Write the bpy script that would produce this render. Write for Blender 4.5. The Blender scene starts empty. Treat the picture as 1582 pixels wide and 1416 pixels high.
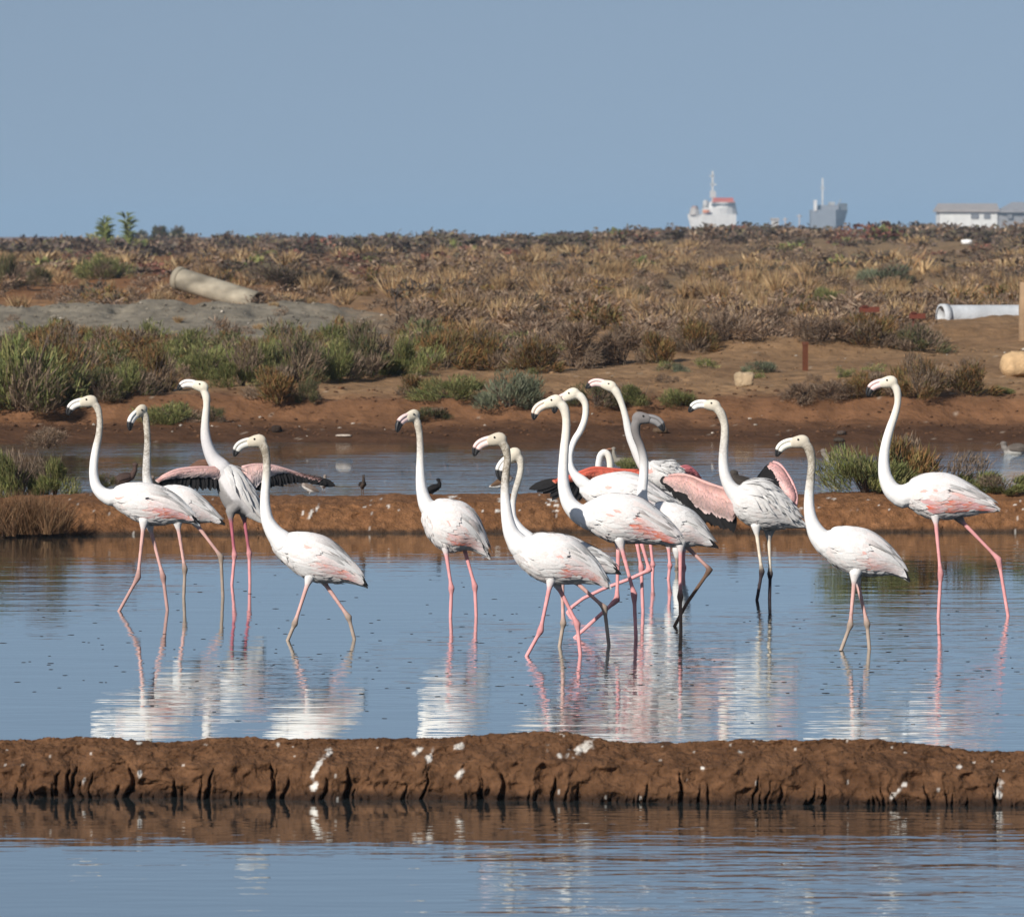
import bpy, math, random
import numpy as np
from mathutils import Vector

# ------------------------------------------------------------------ camera, sky, sun, exposure
scene = bpy.context.scene
col = scene.collection
F = 8250.0            # focal length in photograph pixels (1582 wide)
CX, CY, YH = 791.0, 708.0, 365.0
H = 2.4               # eye height above the water
TH = math.atan((CY - YH) / F)
cam_d = bpy.data.cameras.new('camera')
cam = bpy.data.objects.new('camera', cam_d)
col.objects.link(cam)
cam.location = (0, 0, H)
cam.rotation_euler = (math.pi / 2 - TH, 0, 0)
cam_d.sensor_fit = 'HORIZONTAL'
cam_d.sensor_width = 36.0
cam_d.lens = 36.0 * F / 1582.0
cam_d.clip_start = 0.5
cam_d.clip_end = 12000
cam_d.dof.use_dof = True
cam_d.dof.focus_distance = 32.5
cam_d.dof.aperture_fstop = 11
scene.camera = cam

SUN_AZ, SUN_EL = math.radians(34), math.radians(30)   # sun behind the camera, to its left
world = bpy.data.worlds.new('World')
scene.world = world
world.use_nodes = True
wn = world.node_tree
wn.nodes.clear()
sky = wn.nodes.new('ShaderNodeTexSky')
sky.sky_type = 'NISHITA'
sky.sun_disc = False
sky.sun_elevation = SUN_EL
sky.sun_rotation = math.pi + SUN_AZ
sky.altitude = 0
sky.air_density = 1.0
sky.dust_density = 0.2
sky.ozone_density = 3.0
tint = wn.nodes.new('ShaderNodeMix'); tint.data_type = 'RGBA'; tint.blend_type = 'MULTIPLY'
tint.inputs[0].default_value = 1.0
tint.inputs[7].default_value = (1.48, 1.165, 0.93, 1)
bg = wn.nodes.new('ShaderNodeBackground')
bg.inputs[1].default_value = 0.09
wo = wn.nodes.new('ShaderNodeOutputWorld')
# low haze keeps the blue even down to the horizon: the sky is looked up a little higher everywhere
geo = wn.nodes.new('ShaderNodeTexCoord')
lift = wn.nodes.new('ShaderNodeVectorMath'); lift.operation = 'MULTIPLY_ADD'
lift.inputs[1].default_value = (1, 1, 0.6); lift.inputs[2].default_value = (0, 0, 0.28)
nrm = wn.nodes.new('ShaderNodeVectorMath'); nrm.operation = 'NORMALIZE'
wn.links.new(geo.outputs['Generated'], lift.inputs[0])
wn.links.new(lift.outputs[0], nrm.inputs[0])
wn.links.new(nrm.outputs[0], sky.inputs[0])
wn.links.new(sky.outputs[0], tint.inputs[6])
wn.links.new(tint.outputs[2], bg.inputs[0])
wn.links.new(bg.outputs[0], wo.inputs[0])

sun_d = bpy.data.lights.new('sun', 'SUN')
sun_d.energy = 4.8
sun_d.angle = math.radians(0.5)
sun_d.color = (1.0, 0.945, 0.865)
sun = bpy.data.objects.new('sun', sun_d)
col.objects.link(sun)
ldir = Vector((math.sin(SUN_AZ) * math.cos(SUN_EL), math.cos(SUN_AZ) * math.cos(SUN_EL), -math.sin(SUN_EL)))
sun.rotation_euler = ldir.to_track_quat('-Z', 'Y').to_euler()
sun.location = (-20, -30, 25)

scene.view_settings.view_transform = 'Standard'
scene.view_settings.look = 'None'
scene.view_settings.exposure = 0.15
scene.view_settings.gamma = 1.0
scene.view_settings.use_curve_mapping = False
scene.render.engine = 'CYCLES'
scene.cycles.use_denoising = True
scene.cycles.max_bounces = 6
scene.cycles.caustics_reflective = False
scene.cycles.caustics_refractive = False

# ------------------------------------------------------------------ helpers
CT, ST = math.cos(TH), math.sin(TH)


def P(px, py, Y):
    """world point seen at photograph pixel (px, py) at distance Y"""
    u, v = (px - CX) / F, (CY - py) / F
    dx, dy, dz = u, CT + v * ST, -ST + v * CT
    s = Y / dy
    return np.array((dx * s, Y, H + dz * s))


def water_Y(py):
    v = (CY - py) / F
    return -H * (CT + v * ST) / (-ST + v * CT)


def hash2(ix, iy, seed):
    n = (ix.astype(np.int64) * 374761393 + iy.astype(np.int64) * 668265263 + seed * 1274126177) & 0xFFFFFFFF
    n = ((n ^ (n >> 13)) * 1103515245 + 12345) & 0xFFFFFFFF
    n = ((n ^ (n >> 16)) * 2246822519) & 0xFFFFFFFF
    return ((n ^ (n >> 15)) & 0xFFFFFF) / float(0xFFFFFF)


def vnoise(x, y, seed=0):
    x = np.asarray(x, float); y = np.asarray(y, float)
    ix, iy = np.floor(x), np.floor(y)
    fx, fy = x - ix, y - iy
    fx = fx * fx * (3 - 2 * fx); fy = fy * fy * (3 - 2 * fy)
    ix = ix.astype(np.int64); iy = iy.astype(np.int64)
    a = hash2(ix, iy, seed); b = hash2(ix + 1, iy, seed)
    c = hash2(ix, iy + 1, seed); d = hash2(ix + 1, iy + 1, seed)
    return (a + (b - a) * fx) * (1 - fy) + (c + (d - c) * fx) * fy


def fbm(x, y, oct=4, seed=0):
    s, a, t = 0.0, 1.0, 0.0
    for o in range(oct):
        s = s + a * (vnoise(x * 2 ** o, y * 2 ** o, seed + o * 17) - 0.5)
        t += a; a *= 0.5
    return s / t * 2     # about -1..1


def sstep(a, b, x):
    t = np.clip((x - a) / (b - a), 0, 1)
    return t * t * (3 - 2 * t)


def tag(o, label=None, cat=None, group=None, kind=None):
    if label: o['label'] = label
    if cat: o['category'] = cat
    if group: o['group'] = group
    if kind: o['kind'] = kind
    return o


def empty(name, loc=(0, 0, 0), rz=0.0):
    o = bpy.data.objects.new(name, None)
    o.empty_display_size = 0.1
    col.objects.link(o)
    o.location = loc
    o.rotation_euler = (0, 0, rz)
    return o


def mesh_data(name, V, Fc, C=None, smooth=True):
    """V (n,3), Fc list of int arrays (each (m,3) or (m,4)), C (n,3) colours"""
    V = np.asarray(V, float)
    if isinstance(Fc, np.ndarray): Fc = [Fc]
    Fc = [np.asarray(f, np.int32) for f in Fc if len(f)]
    me = bpy.data.meshes.new(name)
    me.vertices.add(len(V))
    me.vertices.foreach_set('co', V.astype(np.float32).ravel())
    nl = sum(f.size for f in Fc); npol = sum(len(f) for f in Fc)
    me.loops.add(nl); me.polygons.add(npol)
    me.loops.foreach_set('vertex_index', np.concatenate([f.ravel() for f in Fc]))
    tot = np.concatenate([np.full(len(f), f.shape[1], np.int32) for f in Fc])
    st = np.concatenate([[0], np.cumsum(tot)[:-1]]).astype(np.int32)
    me.polygons.foreach_set('loop_start', st)
    me.polygons.foreach_set('loop_total', tot)
    me.polygons.foreach_set('use_smooth', np.full(npol, smooth))
    me.update(calc_edges=True)
    if C is not None:
        C = np.asarray(C, float)
        at = me.color_attributes.new('Col', 'FLOAT_COLOR', 'POINT')
        at.data.foreach_set('color', np.concatenate([C, np.ones((len(C), 1))], 1).astype(np.float32).ravel())
    me.validate()
    return me


def add(name, me, mat, parent=None, loc=None):
    if mat and not me.materials: me.materials.append(mat)
    o = bpy.data.objects.new(name, me)
    col.objects.link(o)
    if parent is not None: o.parent = parent
    if loc is not None: o.location = loc
    return o


class MB:
    """collects vertices, faces and colours"""
    def __init__(s): s.V, s.F4, s.F3, s.C, s.n = [], [], [], [], 0

    def put(s, V, F4=None, F3=None, C=(1, 1, 1)):
        V = np.asarray(V, float)
        C = np.asarray(C, float)
        if C.ndim == 1: C = np.tile(C, (len(V), 1))
        s.V.append(V); s.C.append(C)
        if F4 is not None and len(F4): s.F4.append(np.asarray(F4, np.int64) + s.n)
        if F3 is not None and len(F3): s.F3.append(np.asarray(F3, np.int64) + s.n)
        s.n += len(V)
        return s

    def data(s, name, smooth=True):
        fs = []
        if s.F4: fs.append(np.concatenate(s.F4))
        if s.F3: fs.append(np.concatenate(s.F3))
        return mesh_data(name, np.concatenate(s.V), fs, np.concatenate(s.C), smooth)

    def box(s, a, b, C=(1, 1, 1)):
        (x0, y0, z0), (x1, y1, z1) = a, b
        V = [(x0, y0, z0), (x1, y0, z0), (x1, y1, z0), (x0, y1, z0), (x0, y0, z1), (x1, y0, z1), (x1, y1, z1), (x0, y1, z1)]
        return s.put(V, [(0, 3, 2, 1), (4, 5, 6, 7), (0, 1, 5, 4), (1, 2, 6, 5), (2, 3, 7, 6), (3, 0, 4, 7)], C=C)

    def rings(s, R, C=(1, 1, 1), cap=True):
        """R (k,n,3) closed rings lofted; C one colour, or per ring"""
        R = np.asarray(R, float)
        k, n, _ = R.shape
        f = []
        i = np.arange(n); j = (i + 1) % n
        for a in range(k - 1):
            f.append(np.stack([a * n + i, a * n + j, (a + 1) * n + j, (a + 1) * n + i], 1))
        V = R.reshape(-1, 3)
        C = np.asarray(C, float)
        Cv = np.repeat(C, n, 0) if C.ndim == 2 else np.tile(C, (k * n, 1))
        f3 = []
        if cap:
            V = np.concatenate([V, R[0].mean(0)[None], R[-1].mean(0)[None]])
            Cv = np.concatenate([Cv, Cv[:1], Cv[-1:]])
            f3 = np.concatenate([np.stack([np.full(n, k * n), j, i], 1),
                                 np.stack([np.full(n, k * n + 1), (k - 1) * n + i, (k - 1) * n + j], 1)])
        return s.put(V, np.concatenate(f), f3, Cv)

    def tube(s, pts, rad, n=8, C=(1, 1, 1), sx=1.0):
        pts = np.asarray(pts, float); rad = np.asarray(rad, float)
        if rad.ndim == 0: rad = np.full(len(pts), float(rad))
        T = np.gradient(pts, axis=0)
        T /= np.linalg.norm(T, axis=1)[:, None] + 1e-9
        ref = np.array((0, 1.0, 0))
        R = []
        for p, t, r in zip(pts, T, rad):
            rf = ref if abs(t @ ref) < 0.9 else np.array((1.0, 0, 0))
            a = np.cross(t, rf); a /= np.linalg.norm(a)
            b = np.cross(t, a)
            ang = np.linspace(0, 2 * np.pi, n, endpoint=False)
            R.append(p + r * (np.cos(ang)[:, None] * a + sx * np.sin(ang)[:, None] * b))
        return s.rings(R, C)


def catmull(pts, n):
    pts = np.asarray(pts, float)
    k = len(pts)
    q = np.concatenate([[2 * pts[0] - pts[1]], pts, [2 * pts[-1] - pts[-2]]])
    t = np.linspace(0, k - 1 - 1e-9, n)
    i = t.astype(int); f = (t - i)[:, None]
    p0, p1, p2, p3 = q[i], q[i + 1], q[i + 2], q[i + 3]
    return 0.5 * (2 * p1 + (p2 - p0) * f + (2 * p0 - 5 * p1 + 4 * p2 - p3) * f ** 2 + (3 * p1 - p0 - 3 * p2 + p3) * f ** 3)


def smooth_path(pts, n, win=1.2):
    return catmull(pts, n)


# ------------------------------------------------------------------ materials
def new_mat(name):
    m = bpy.data.materials.new(name)
    m.use_nodes = True
    nt = m.node_tree
    b = nt.nodes['Principled BSDF']
    return m, nt, b


def col_mat(name, rough=0.8, spec=0.3, nscale=30.0, namt=0.2, bump=0.0, bscale=60.0, bdist=0.01, sss=0.0, trans=0.0):
    """base colour from the mesh colours, times a noise"""
    m, nt, b = new_mat(name)
    N, L = nt.nodes, nt.links
    at = N.new('ShaderNodeAttribute'); at.attribute_name = 'Col'
    tc = N.new('ShaderNodeTexCoord')
    nz = N.new('ShaderNodeTexNoise'); nz.inputs['Scale'].default_value = nscale; nz.inputs['Detail'].default_value = 5
    L.new(tc.outputs['Object'], nz.inputs['Vector'])
    mr = N.new('ShaderNodeMapRange')
    mr.inputs['From Min'].default_value = 0.3; mr.inputs['From Max'].default_value = 0.7
    mr.inputs['To Min'].default_value = 1 - namt; mr.inputs['To Max'].default_value = 1 + namt
    L.new(nz.outputs['Fac'], mr.inputs['Value'])
    mx = N.new('ShaderNodeMix'); mx.data_type = 'RGBA'; mx.blend_type = 'MULTIPLY'; mx.inputs[0].default_value = 1
    L.new(at.outputs['Color'], mx.inputs[6]); L.new(mr.outputs['Result'], mx.inputs[7])
    L.new(mx.outputs[2], b.inputs['Base Color'])
    b.inputs['Roughness'].default_value = rough
    b.inputs['Specular IOR Level'].default_value = spec
    if sss:
        b.inputs['Subsurface Weight'].default_value = sss
        b.inputs['Subsurface Radius'].default_value = (0.01, 0.007, 0.006)
        b.inputs['Subsurface Scale'].default_value = 1.0
    if bump:
        n2 = N.new('ShaderNodeTexNoise'); n2.inputs['Scale'].default_value = bscale; n2.inputs['Detail'].default_value = 6
        L.new(tc.outputs['Object'], n2.inputs['Vector'])
        bp = N.new('ShaderNodeBump'); bp.inputs['Strength'].default_value = bump; bp.inputs['Distance'].default_value = bdist
        L.new(n2.outputs['Fac'], bp.inputs['Height']); L.new(bp.outputs['Normal'], b.inputs['Normal'])
    if trans:
        out = N['Material Output']
        tr = N.new('ShaderNodeBsdfTranslucent'); L.new(mx.outputs[2], tr.inputs['Color'])
        ms = N.new('ShaderNodeMixShader'); ms.inputs[0].default_value = trans
        L.new(b.outputs[0], ms.inputs[1]); L.new(tr.outputs[0], ms.inputs[2]); L.new(ms.outputs[0], out.inputs['Surface'])
    return m


M_earth = col_mat('earth', 0.95, 0.15, 14, 0.3, 0.9, 45, 0.02)
M_plain = col_mat('plain_soil', 0.95, 0.1, 3.0, 0.25, 0.8, 9, 0.05)
M_plume = col_mat('plumage', 0.85, 0.15, 60, 0.05, 0.25, 160, 0.004, sss=0.0)
M_feather = col_mat('feather', 0.75, 0.2, 90, 0.08, 0.0, trans=0.15)
M_bill = col_mat('bill_horn', 0.45, 0.4, 80, 0.06)
M_leaf = col_mat('leaf', 0.7, 0.25, 8, 0.2, trans=0.22)
M_stem = col_mat('woody_stem', 0.9, 0.2, 40, 0.2)
M_paint = col_mat('weathered_paint', 0.7, 0.3, 0.6, 0.12)
M_conc = col_mat('concrete', 0.9, 0.2, 4, 0.15, 0.5, 20, 0.02)
M_stone = col_mat('stone', 0.92, 0.2, 6, 0.25, 0.8, 14, 0.04)
M_small = col_mat('wader_plumage', 0.85, 0.2, 90, 0.25)
m, nt, b = new_mat('eye_gloss'); b.inputs['Base Color'].default_value = (0.015, 0.012, 0.01, 1); b.inputs['Roughness'].default_value = 0.15
M_eye = m


def water_mat():
    m, nt, b = new_mat('water')
    N, L = nt.nodes, nt.links
    b.inputs['Base Color'].default_value = (0.055, 0.06, 0.058, 1)
    b.inputs['Roughness'].default_value = 0.02
    b.inputs['IOR'].default_value = 1.37
    b.inputs['Specular IOR Level'].default_value = 0.5
    tc = N.new('ShaderNodeTexCoord')

    def noise(sx, sy, sc, det, off=0):
        mp = N.new('ShaderNodeMapping'); mp.inputs['Scale'].default_value = (sx, sy, 1); mp.inputs['Location'].default_value = (off, off, off)
        L.new(tc.outputs['Object'], mp.inputs['Vector'])
        n = N.new('ShaderNodeTexNoise'); n.inputs['Scale'].default_value = sc; n.inputs['Detail'].default_value = det
        L.new(mp.outputs[0], n.inputs['Vector'])
        return n.outputs['Fac']

    def math_(op, a, bb):
        n = N.new('ShaderNodeMath'); n.operation = op
        for i, v in enumerate((a, bb)):
            if isinstance(v, (int, float)): n.inputs[i].default_value = v
            else: L.new(v, n.inputs[i])
        return n.outputs[0]
    fine = noise(0.7, 2.4, 5.0, 2.0)
    mid = noise(0.35, 1.3, 2.4, 2.0, 7)
    patch = noise(0.25, 0.12, 1.0, 2.0, 3)
    mr = N.new('ShaderNodeMapRange'); mr.interpolation_type = 'SMOOTHSTEP'
    mr.inputs['From Min'].default_value = 0.42; mr.inputs['From Max'].default_value = 0.6
    mr.inputs['To Min'].default_value = 0.25; mr.inputs['To Max'].default_value = 1.0
    L.new(patch, mr.inputs['Value'])
    h = math_('ADD', math_('MULTIPLY', fine, 0.38), mid)
    sep = N.new('ShaderNodeSeparateXYZ'); L.new(tc.outputs['Object'], sep.inputs[0])
    def ramp(a, b_, lo, hi):                    # the lee of the dykes is calmer than the open ponds
        am = N.new('ShaderNodeMapRange')
        for k_, v_ in (('From Min', a), ('From Max', b_), ('To Min', lo), ('To Max', hi)): am.inputs[k_].default_value = v_
        L.new(sep.outputs['Y'], am.inputs['Value'])
        return am.outputs[0]
    amp = math_('ADD', math_('ADD', ramp(25, 43, .75, 1.2), ramp(43, 47, 0, 2.0)), ramp(21.5, 24, .7, 0))
    h = math_('MULTIPLY', h, math_('MULTIPLY', mr.outputs[0], amp))
    bp = N.new('ShaderNodeBump'); bp.inputs['Strength'].default_value = 1.0; bp.inputs['Distance'].default_value = 0.009
    L.new(h, bp.inputs['Height'])
    # still brine under a grazing view: Fresnel reflection raised to brighten the water, over a dim murky body
    df = N.new('ShaderNodeBsdfDiffuse'); df.inputs['Color'].default_value = (0.045, 0.058, 0.062, 1)
    gl = N.new('ShaderNodeBsdfGlossy'); gl.inputs['Roughness'].default_value = 0.012; gl.inputs['Color'].default_value = (.96, 1, 1, 1)
    fr = N.new('ShaderNodeFresnel'); fr.inputs['IOR'].default_value = 1.36
    for n_ in (df, gl, fr): L.new(bp.outputs['Normal'], n_.inputs['Normal'])
    pw = math_('POWER', fr.outputs[0], 0.27)
    ms = N.new('ShaderNodeMixShader')
    L.new(pw, ms.inputs[0]); L.new(df.outputs[0], ms.inputs[1]); L.new(gl.outputs[0], ms.inputs[2])
    L.new(ms.outputs[0], N['Material Output'].inputs['Surface'])
    return m


M_water = water_mat()

# ------------------------------------------------------------------ the setting: water, pond bed, banks, far plain
xs = np.array([-400.0, 400.0])
me = mesh_data('water', [(-90, -10, 0), (90, -10, 0), (90, 66, 0), (-90, 66, 0)], np.array([[0, 1, 2, 3]]))
tag(add('water', me, M_water), 'still shallow salt pond water with fine ripples', None, None, 'structure')
me = mesh_data('pond_bed', [(-120, -15, -0.16), (120, -15, -0.16), (120, 70, -0.16), (-120, 70, -0.16)],
               np.array([[0, 1, 2, 3]]), np.tile((0.12, 0.07, 0.04), (4, 1)))
tag(add('pond_bed', me, M_earth), 'brown mud under the pond water', None, None, 'structure')


def interp_px(pts, x):
    pts = np.array(pts, float)
    return np.interp(x, pts[:, 0], pts[:, 1])


def bank(name, label, Y0, top_px, base_px, ridge_off, width, x_half, nx, ny, face, ncleft, cleft_d, cleft_h, col_dry, col_wet, splats, seed, lump):
    """an earth dyke across the picture; top_px and base_px are the photographed edges"""
    rng = np.random.default_rng(seed)
    x = np.linspace(-x_half, x_half, nx)
    s = np.linspace(0, 1, ny)
    X = np.tile(x, (ny, 1)); S = np.tile(s[:, None], (1, nx))
    scale = F / Y0
    pxs = CX + x * scale
    base = np.array([water_Y(v - (6 if Y0 < 30 else 2)) for v in interp_px(base_px, pxs)])
    yr = base + ridge_off
    h = H - (interp_px(top_px, pxs) + (3 if Y0 < 30 else 2) - YH) * yr / F
    h = h + 0.012 * fbm(x * 3, x * 0 + seed, 4, seed)
    # cross section: below water, steep front, rounded top, back slope
    prof_s = np.array([0, .08, .30, .45, .62, .70, .82, 1.0])
    prof_y = np.array([-.10, -.02, face, face + .12, ridge_off, ridge_off + .25, ridge_off + .6, width])
    prof_z = np.array([-.6, -.12, .60, .84, 1.0, .88 if Y0 < 30 else 1.0, .55 if Y0 < 30 else .7, -.7])
    Yl = np.interp(S, prof_s, prof_y); Zl = np.interp(S, prof_s, prof_z)
    Y = base[None] + Yl
    Z = np.where(Zl > 0, Zl * h[None], Zl * 0.25)
    # lumps
    A = sstep(0, .1, S)
    n1 = fbm(X * 3.5 + 11, S * 6 + Y * 0.3, 4, seed + 1)
    n2 = fbm(X * 16, S * 26, 4, seed + 2)
    n3 = fbm(X * 55, S * 80, 3, seed + 5)
    Y = Y - A * lump * (0.9 * n1 + 0.45 * n2 + 0.22 * n3) * (1 - sstep(.6, .9, S))
    Z = Z + A * lump * (0.22 * n1 + 0.30 * n2 + 0.2 * n3) * sstep(.2, .5, S)
    rid = 1 - np.abs(fbm(X * 7 + 3, Z * 9, 3, seed + 30)) * 2.2
    Y = Y - lump * 1.1 * rid * A * sstep(.62, .30, S)
    # clefts washed into the front
    pos = rng.uniform(-x_half, x_half, ncleft)
    wob = 0.022 * fbm(Z * 14, X * 2.5, 3, seed + 9)
    for p in pos:
        q_ = rng.random() ** 3.0; w = rng.uniform(.0025, .006) + .009 * q_ * rng.random(); hh = cleft_h * (.18 + .95 * q_); dp = cleft_d * (.35 + .75 * q_)
        lean = rng.uniform(-.4, .4)
        dx = X - p - lean * Z * .6 + wob * 1.2
        ww = w * np.clip(1.15 - Z / hh, .15, 1.2)
        g = np.exp(-(dx / ww) ** 2) * sstep(hh, hh * .5, Z)
        bul = np.exp(-(dx / (ww * 4)) ** 2) * sstep(hh, hh * .5, Z)
        k = S < .62
        Y = np.where(k, Y + dp * g - .012 * bul, Y)
    # colours: dry soil with its own mottling, wet foot, bird droppings
    v = np.clip(0.5 + 0.5 * fbm(X * 5, S * 9, 4, seed + 3), 0, 1)[..., None]
    C = np.array(col_dry[0]) * (1 - v) + np.array(col_dry[1]) * v
    v2 = np.clip(fbm(X * 24, S * 40, 3, seed + 4), 0, 1)[..., None]
    C = C * (1 + .55 * v2) * (1 - .45 * np.clip(-fbm(X * 40, S * 60, 3, seed + 14), 0, 1)[..., None])
    wet = sstep(.05, .008, Z + .015 * n2)[..., None]
    C = C * (1 - wet) + np.array(col_wet) * wet
    white = np.array((.64, .61, .56))
    pxg = CX + X * F / Y; 
    pyg = YH + (H - Z) * F / Y
    m_all = np.zeros_like(X)
    for (sx, sy, rx, ry, lean) in splats:
        d = np.hypot((pxg - sx - lean * (pyg - sy)) / rx, (pyg - sy) / ry) * (1.1 if Y0 < 30 else 1.35)
        d = d + 1.25 * fbm(X * 30 + sx, Z * 34 + Y * 10, 3, seed + 21)
        m_all = np.maximum(m_all, sstep(.95, .40, d) * .85)
    sp = hash2(np.round(X * 90), np.round(S * ny / 2.0), seed + 8)
    m_all = np.maximum(m_all, (sp > .9965) * .45 * (S > .1))
    C = C * (1 - m_all[..., None]) + white * m_all[..., None]
    V = np.stack([X, Y, Z], -1).reshape(-1, 3)
    i = np.arange(ny - 1)[:, None] * nx + np.arange(nx - 1)[None]
    i = i.ravel()
    Fq = np.stack([i, i + 1, i + nx + 1, i + nx], 1)
    me = mesh_data(name, V, Fq, C.reshape(-1, 3))
    o = add(name, me, M_earth)
    tag(o, label, None, None, 'structure')
    return o


near_top = [(-400, 1143), (0, 1142), (120, 1139), (250, 1147), (340, 1137), (430, 1138), (560, 1142), (690, 1139), (760, 1131), (880, 1128), (965, 1144), (1200, 1145), (1290, 1143), (1360, 1139), (1440, 1148), (1500, 1159), (1582, 1158), (2000, 1155)]
near_base = [(-400, 1235), (0, 1237), (800, 1241), (1100, 1246), (1450, 1249), (2000, 1250)]
near_splats = [(505, 1166, 9, 13, -.7), (488, 1190, 5, 18, -.5), (484, 1216, 7, 9, -.3), (645, 1163, 9, 9, -.3), (664, 1172, 6, 14, -.3), (711, 1196, 6, 12, -.4), (708, 1152, 12, 8, 0),
               (880, 1166, 14, 8, -.8), (905, 1155, 16, 12, -1.0), (1148, 1163, 10, 5, 0), (1390, 1222, 9, 13, -.4), (1548, 1216, 9, 14, 0), (1545, 1228, 6, 9, 0), (313, 1151, 9, 3, 0), (428, 1153, 7, 8, 0), (127, 1208, 4, 11, -.2),
               (212, 1148, 6, 3, 0), (845, 1160, 6, 7, 0), (1485, 1187, 6, 6, 0), (215, 1196, 4, 6, 0), (1230, 1158, 3, 3, 0), (1085, 1187, 4, 5, 0), (1062, 1207, 4, 4, 0)]
bank('earth_bank', 'brown mud dyke with clefts and white droppings crossing the foreground', 22.7, near_top, near_base, .25, 1.2, 3.2, 1350, 96, .06, 150,
     .075, .16, ((.070, .034, .017), (.130, .066, .033)), (.030, .017, .011), near_splats, 3, .042)
mid_top = [(-300, 770), (0, 768), (120, 762), (260, 766), (420, 765), (600, 764), (800, 762), (1000, 764), (1200, 765), (1400, 758), (1582, 758), (2000, 758)]
mid_base = [(-300, 832), (0, 830), (400, 826), (800, 825), (1200, 824), (2000, 824)]
rs = random.Random(5)
mid_splats = [(468, 790, 4, 8, -.4), (480, 793, 3, 9, -.4), (490, 785, 4, 7, -.3), (600, 782, 3, 5, 0), (858, 780, 7, 5, 0), (770, 770, 8, 5, 0), (855, 773, 10, 4, 0), (700, 768, 14, 3, 0), (1290, 770, 5, 3, 0)] + \
    [(rs.uniform(560, 1582), rs.uniform(768, 790), rs.uniform(1.5, 4), rs.uniform(1.2, 3), 0) for _ in range(60)]
bank('earth_bank', 'narrow orange brown dyke behind the flamingos', 43.2, mid_top, mid_base, .75, 2.3, 7.5, 1100, 60, .22, 50, .05, .12,
     ((.125, .056, .024), (.20, .098, .045)), (.045, .028, .018), mid_splats, 31, .028)

# the far plain
KX = np.array([60, 62.3, 63.2, 64.6, 65.2, 66.5, 70, 78, 85, 95, 110, 150, 200, 300, 600, 1500, 7000])
KZ = np.array([-.25, 0.0, .10, .17, .42, .50, .60, .75, .84, .95, 1.05, 1.25, 1.36, 1.5, 1.6, 1.65, 1.7])


def zg(x, y, fine=True):
    x = np.asarray(x, float); y = np.asarray(y, float)
    sh = 0.9 * fbm(x * .35, x * 0 + 3, 3, 77)             # the shoreline wanders
    w = sstep(75, 64, y)
    z = np.interp(y - sh * w * .8, KX, KZ)
    px = CX + x * F / y
    ridge = sstep(760, 420, px) * (.33 + .13 * fbm(x * .5, y * .4, 3, 8) + .13 * fbm(x * 2.6, y * 1.4, 4, 28) - .10 * np.clip(fbm(x * 1.7, y * 2.2, 3, 48) - .25, 0, 1) * 3)
    z = z + ridge * np.exp(-((y - 90 - .8 * fbm(x * .3, x * 0, 2, 4)) / 3.2) ** 2)
    r2 = sstep(1000, 1060, px) * sstep(1500, 1330, px)
    z = z + r2 * .16 * np.exp(-((y - 77.5 - .6 * fbm(x * .5, x * 0, 2, 14)) / 1.1) ** 2)
    z = z + sstep(1370, 1440, px) * .28 * np.exp(-((y - 84) / 3.0) ** 2)
    land = sstep(62.0, 64, y)
    z = z + sstep(160, 320, y) * (.72 * sstep(600, 1200, px) - .25 * sstep(500, 100, px)) * sstep(2500, 1200, y)
    z = z + land * .06 * fbm(x * .9, y * .9, 4, 5) * (1 + sstep(70, 110, y))
    z = z + land * sstep(150, 300, y) * .12 * fbm(x * .08, y * .05, 3, 6)
    if fine:
        z = z + land * .035 * fbm(x * 5, y * 4, 3, 15) * sstep(120, 70, y)
    return z


def ground_hit(px, py, ymin=62.2, ymax=1500):
    ys = np.concatenate([np.arange(ymin, 120, .1), np.geomspace(120, ymax, 500)])
    u, v = (px - CX) / F, (CY - py) / F
    dy = CT + v * ST
    xx = u / dy * ys; zz = H + (-ST + v * CT) / dy * ys
    g = zg(xx, ys, False)
    k = np.where(zz <= g)[0]
    i = k[0] if len(k) else len(ys) - 1
    return np.array((xx[i], ys[i], float(zg(xx[i], ys[i])))) 


yr = np.concatenate([np.arange(60.5, 70, .08), np.arange(70, 110, .22), np.geomspace(110, 400, 90), np.geomspace(405, 6500, 40)])
uc = np.linspace(-.115, .115, 340)
uo = .115 + np.geomspace(.002, 1.6, 30)
uu = np.concatenate([-uo[::-1], uc, uo])
Yg = np.tile(yr[:, None], (1, len(uu))); Xg = Yg * uu[None]
Zg = zg(Xg, Yg)
PX = CX + Xg * F / Yg
n1 = np.clip(.5 + .5 * fbm(Xg * .7, Yg * .5, 4, 41), 0, 1)
n2 = np.clip(.5 + .5 * fbm(Xg * 4, Yg * 2.5, 4, 42), 0, 1)


def lerp(a, b, t): return a * (1 - t[..., None]) + np.array(b) * t[..., None]


C = lerp(np.tile(np.array((.185, .105, .052)), Xg.shape + (1,)), (.27, .17, .092), n1)
C = lerp(C, (.20, .085, .03), sstep(700, 200, PX) * sstep(98, 120, Yg) * .75)
C = lerp(C, (.23, .16, .085), sstep(600, 800, PX) * sstep(98, 120, Yg) * .6)
C = lerp(C, (.150, .072, .036), sstep(66.4, 65.0, Yg + .8 * (n2 - .5)) * .9)
C = lerp(C, (.060, .030, .016), sstep(64.4, 63.2, Yg + .9 * (n1 - .5)) * .8)
grey = sstep(720, 470, PX + 160 * (n1 - .5) + 90 * (n2 - .5)) * sstep(80.5, 84, Yg + 2 * (n1 - .5)) * sstep(97, 93, Yg)
C = C * (1 + .0 * n1[..., None])
grey = np.maximum(grey, .6 * sstep(600, 640, PX) * sstep(960, 800, PX) * sstep(92, 96, Yg) * sstep(108, 102, Yg))
C = lerp(C, (.195, .17, .13), grey)
C = C * (0.75 + .5 * n2[..., None])
sp = hash2(np.round(Xg * 40), np.round(Yg * 16), 3)
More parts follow.
